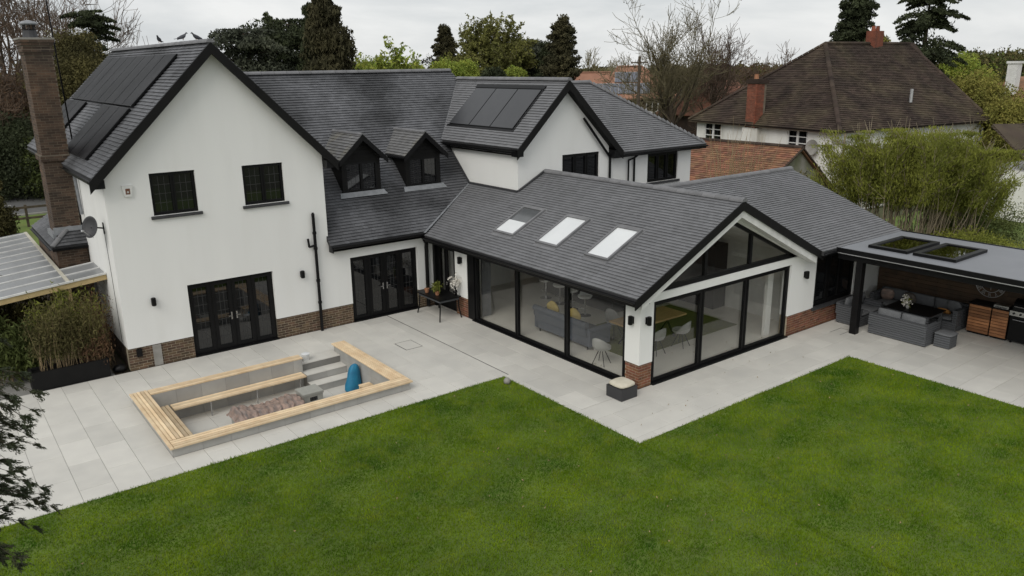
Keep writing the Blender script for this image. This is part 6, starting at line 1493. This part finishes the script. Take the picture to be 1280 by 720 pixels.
bare_tree(955, 85, 9.3, 'brownish twiggy tree behind the brown roof slope', twigm='twig', kids=(6,6,5,4), multi=2, leafm='fol_russet', nleaf=2500, leafs=.14)
bare_tree(980, 95, 10.3, 'thin bare tree just left of the brown roof peak', twigm='twig', kids=(6,5,5,4))
bushy(850, 58, 2.6, 13, 'clipped green hedge below the bare trees', 'fol_mid', n=14000, leaf=.14, base=0, blobs=3, name='hedge', cat='hedge')
bushy(930, 88, 7.2, 12, 'brown undergrowth between the bare trees', 'fol_olive', n=9000, leaf=.25, base=0, blobs=4, name='thicket', cat='wood')
conifer(1068, 62, 13.6, 4.0, 'dark dense conifer behind the brown roof left of its ridge chimney', 'fol_dark', n=14000, leaf=.24, layers=20, base=.1, shape=.5, top=.35, flatk=.9, clump=.75)
conifer(1157, 62, 14.5, 8.2, 'big open-layered cedar rising behind the right end of the brown roof', 'fol_dark', n=13000, leaf=.24, layers=13, base=.15, shape=.55, top=.3, gaps=.12, flatk=.22, droop=.2)
bushy(1108, 72, 11.0, 3.6, 'light green tree between the two dark conifers', 'fol_yellow', n=6000, leaf=.24, base=.1, blobs=6, name='leafy_tree')
bushy(1204, 80, 9.0, 6, 'fresh green tree right of the layered cedar', 'fol_green', n=6000, leaf=.26, base=.05, blobs=5, name='leafy_tree')
bushy(1235, 60, 7.1, 9.5, 'rounded yellow-green tree at the right behind the roof', 'fol_yellow', n=22000, leaf=.17, base=.02, blobs=6, name='leafy_tree')
bushy(1262, 57, 6.0, 5, 'lower yellow-green bush at the right edge', 'fol_yellow', n=10000, leaf=.17, base=.02, blobs=5, name='leafy_tree')
for i, px in enumerate(range(1205, 1300, 16)): bushy(px, 190+i*7, 8.6+.5*(i%3), 16, ['distant brown treetop just right of the layered cedar','distant grey-green treetop above the rounded yellow-green tree','distant brown treetop above the yellow-green tree','distant grey-green treetop left of the white chimney','distant brown treetop directly behind the white chimney','distant grey-green treetop at the extreme right edge'][i], ['fol_olive','fol_mid'][i%2], n=2200, leaf=.7, base=0, blobs=4, name='distant_tree')
rngb = random.Random(5); P_ = []
for a in range(-500, 1300, 9):
    x, y = bearing(a, 230+rngb.uniform(-15,15)); P_.append(shell(260, (x,y,3.2+rngb.uniform(-.4,.6)), 6, 6, 3.6))
o = leaves('distant_woodland', np.concatenate(P_), 1.0, 'fol_olive', None); o['kind'] = 'stuff'
# willow screen behind the canopy: many bare stems, foliage above
ws = []
def willow(cx, cy, rx_, ry_, H, n, nl, label):
    t = thing('willow_clump', label, 'willow', (cx,cy,0), 'willow clumps screening the neighbour'); S = []; P = []; D_ = []
    for i in range(n):
        x = cx+RNG.normal()*rx_*.4; y = cy+RNG.normal()*ry_*.4; q = np.array([x,y,-.05]); d = np.array([(x-cx)*.16+RNG.normal()*.10,(y-cy)*.16+RNG.normal()*.10,1.0]); d /= np.linalg.norm(d); h = H*RNG.uniform(.75,1.04); r = RNG.uniform(.02,.045)
        for k in range(6):
            q2_ = q+d*h/6; S.append([*q,*q2_,r*(1-k/7),r*(1-(k+1)/7)]); q = q2_; d = d+RNG.normal(size=3)*.08; d[2] = max(d[2],.8); d /= np.linalg.norm(d)
            if k >= 3:
                for _ in range(4):
                    dd = d+RNG.normal(size=3)*.36; dd /= np.linalg.norm(dd); e_ = q+dd*h*RNG.uniform(.08,.2); S.append([*q,*e_,.012,.006]); m_ = int(nl/n/12); tt = RNG.random((m_,1))
                    P.append(q+(e_-q)*tt*1.15+RNG.normal(size=(m_,3))*.13); D_.append(np.tile(dd+np.array([0,0,.5]),(m_,1)))
    segs_mesh('stem', S, 'bark_pale', t, n=4); P = np.concatenate(P); P[:,2] = np.minimum(P[:,2], H*1.02)
    leaves('foliage', P, .040*RNG.uniform(.6,1.4,len(P)), 'fol_willow', t, aspect=3.6, dirs=np.concatenate(D_), spread=.55, rnd_scale=.5)
for i, (px, D, H, lab) in enumerate(((1116,35,4.5,'willow clump at the left end of the screen by the white house'),(1136,34.5,5.1,'second willow clump from the left of the screen'),(1160,34,5.0,'willow clump in the middle of the screen behind the roof corner'),(1184,34.5,5.3,'tallest willow clump, just right of the middle of the screen'),(1208,35.5,4.6,'willow clump fourth along the screen toward the cottage'),(1236,37,3.9,'lower willow clump at the right end of the screen'))):
    x, y = bearing(px, D); willow(x, y, .9, .9, H, 26, 21000, lab)
for (px, D, H, lab) in ((920,40,4.6,'dry straw stems left in front of the rust-brown roof'),(948,39.5,4.9,'taller dry straw stems in front of the rust-brown roof')):
    x, y = bearing(px, D-3.5); grasses('dry_climber', lab, (x,y), .5, .5, H, 60, '', cat='dry stems', rad=.022)
x, y = bearing(1042, 37); grasses('dry_shrub', 'dry brown bush at the foot of the grey gable', (x+.3,y), .9, .9, 2.6, 90, '', cat='shrub', nl=5000, lm='fol_olive', leaf=.06)
b = B(); b.face([(21.8,-40,-.045),(60,-40,-.045),(60,-2,-.045),(21.8,-2,-.045)]); structure('neighbour_lawn', b, 'rough_grass')
for (px, D, H, W, lab, m) in ((1215,33,1.5,5,'low bramble bank behind the grey flat roof','fol_willow'),(1262,34,1.7,5,'bramble bank at the right edge behind the flat roof','fol_willow'),(1250,40,2.0,5,'leafy bramble heap before the white cottage wall','fol_mid')):
    bushy(px, D, H, W, lab, m, n=9000, leaf=.09, base=0, blobs=3, name='bramble_bank', cat='bramble')
bare_tree(1262, 41, 4.6, 'small dark-stemmed bare shrub before the white cottage', kids=(6,5,4), maxlev=3, r=.07)
# foreground cypress at lower left
def cypress_near():
    x0, y0 = -4.95, -13.9; t = thing('cypress_tree', 'dark feathery cypress close to the camera at the lower left edge', 'tree', (x0,y0,0)); S = [[x0,y0,-.1,x0,y0,3.5,.12,.08],[x0,y0,3.5,x0,y0,7.2,.08,.015]]; P = []; D_ = []; SZ = []
    for i in range(440):
        z = RNG.uniform(3.95,7.0); f = (6.9-z)/4.6; R = min(1.62, .35+(7.5-z)*.80)*RNG.uniform(.6,1.10); a = RNG.uniform(-1.7,1.9)
        dx, dy = math.cos(a), math.sin(a); b0 = np.array([x0,y0,z-.25*R]); q = b0.copy(); d = np.array([dx,dy,.32]); 
        n = 9
        for k in range(n):
            d2_ = d+np.array([0,0,-.05*k])*.6+RNG.normal(size=3)*.05; d2_ /= np.linalg.norm(d2_); q2_ = q+d2_*R/n
            S.append([*q,*q2_,.010*(1-k/n)+.002,.010*(1-(k+1)/n)+.002])
            if k >= 3:
                side = np.cross(d2_, [0,0,1]); side /= np.linalg.norm(side)
                for sg in (-1,1):
                    for rep_ in range(2):
                        sd = d2_*.75+side*sg*RNG.uniform(.5,.9)+np.array([0,0,RNG.normal()*.18-.08]); sd /= np.linalg.norm(sd); ln = (.09+.20*(1-k/n))*RNG.uniform(.6,1.2)
                        m_ = 22; tt = np.linspace(.05,1,m_)[:,None]; base = q2_+sd*ln*tt
                        alt = np.where(np.arange(m_)[:,None]%2==0,1,-1)*side*.5*sg
                        P.append(base+RNG.normal(size=(m_,3))*.008+alt*.012); D_.append(np.tile(sd,(m_,1))+alt*1.1); SZ.append(np.linspace(.016,.009,m_)*RNG.uniform(.8,1.2))
                        S.append([*q2_,*(q2_+sd*ln*.9),.003,.0015])
            q = q2_; d = d2_
    segs_mesh('branch', S, 'bark', t, n=3); leaves('foliage', np.concatenate(P), np.concatenate(SZ), 'fol_near', t, aspect=4.2, dirs=np.concatenate(D_), spread=.12, rnd_scale=.25)
cypress_near()
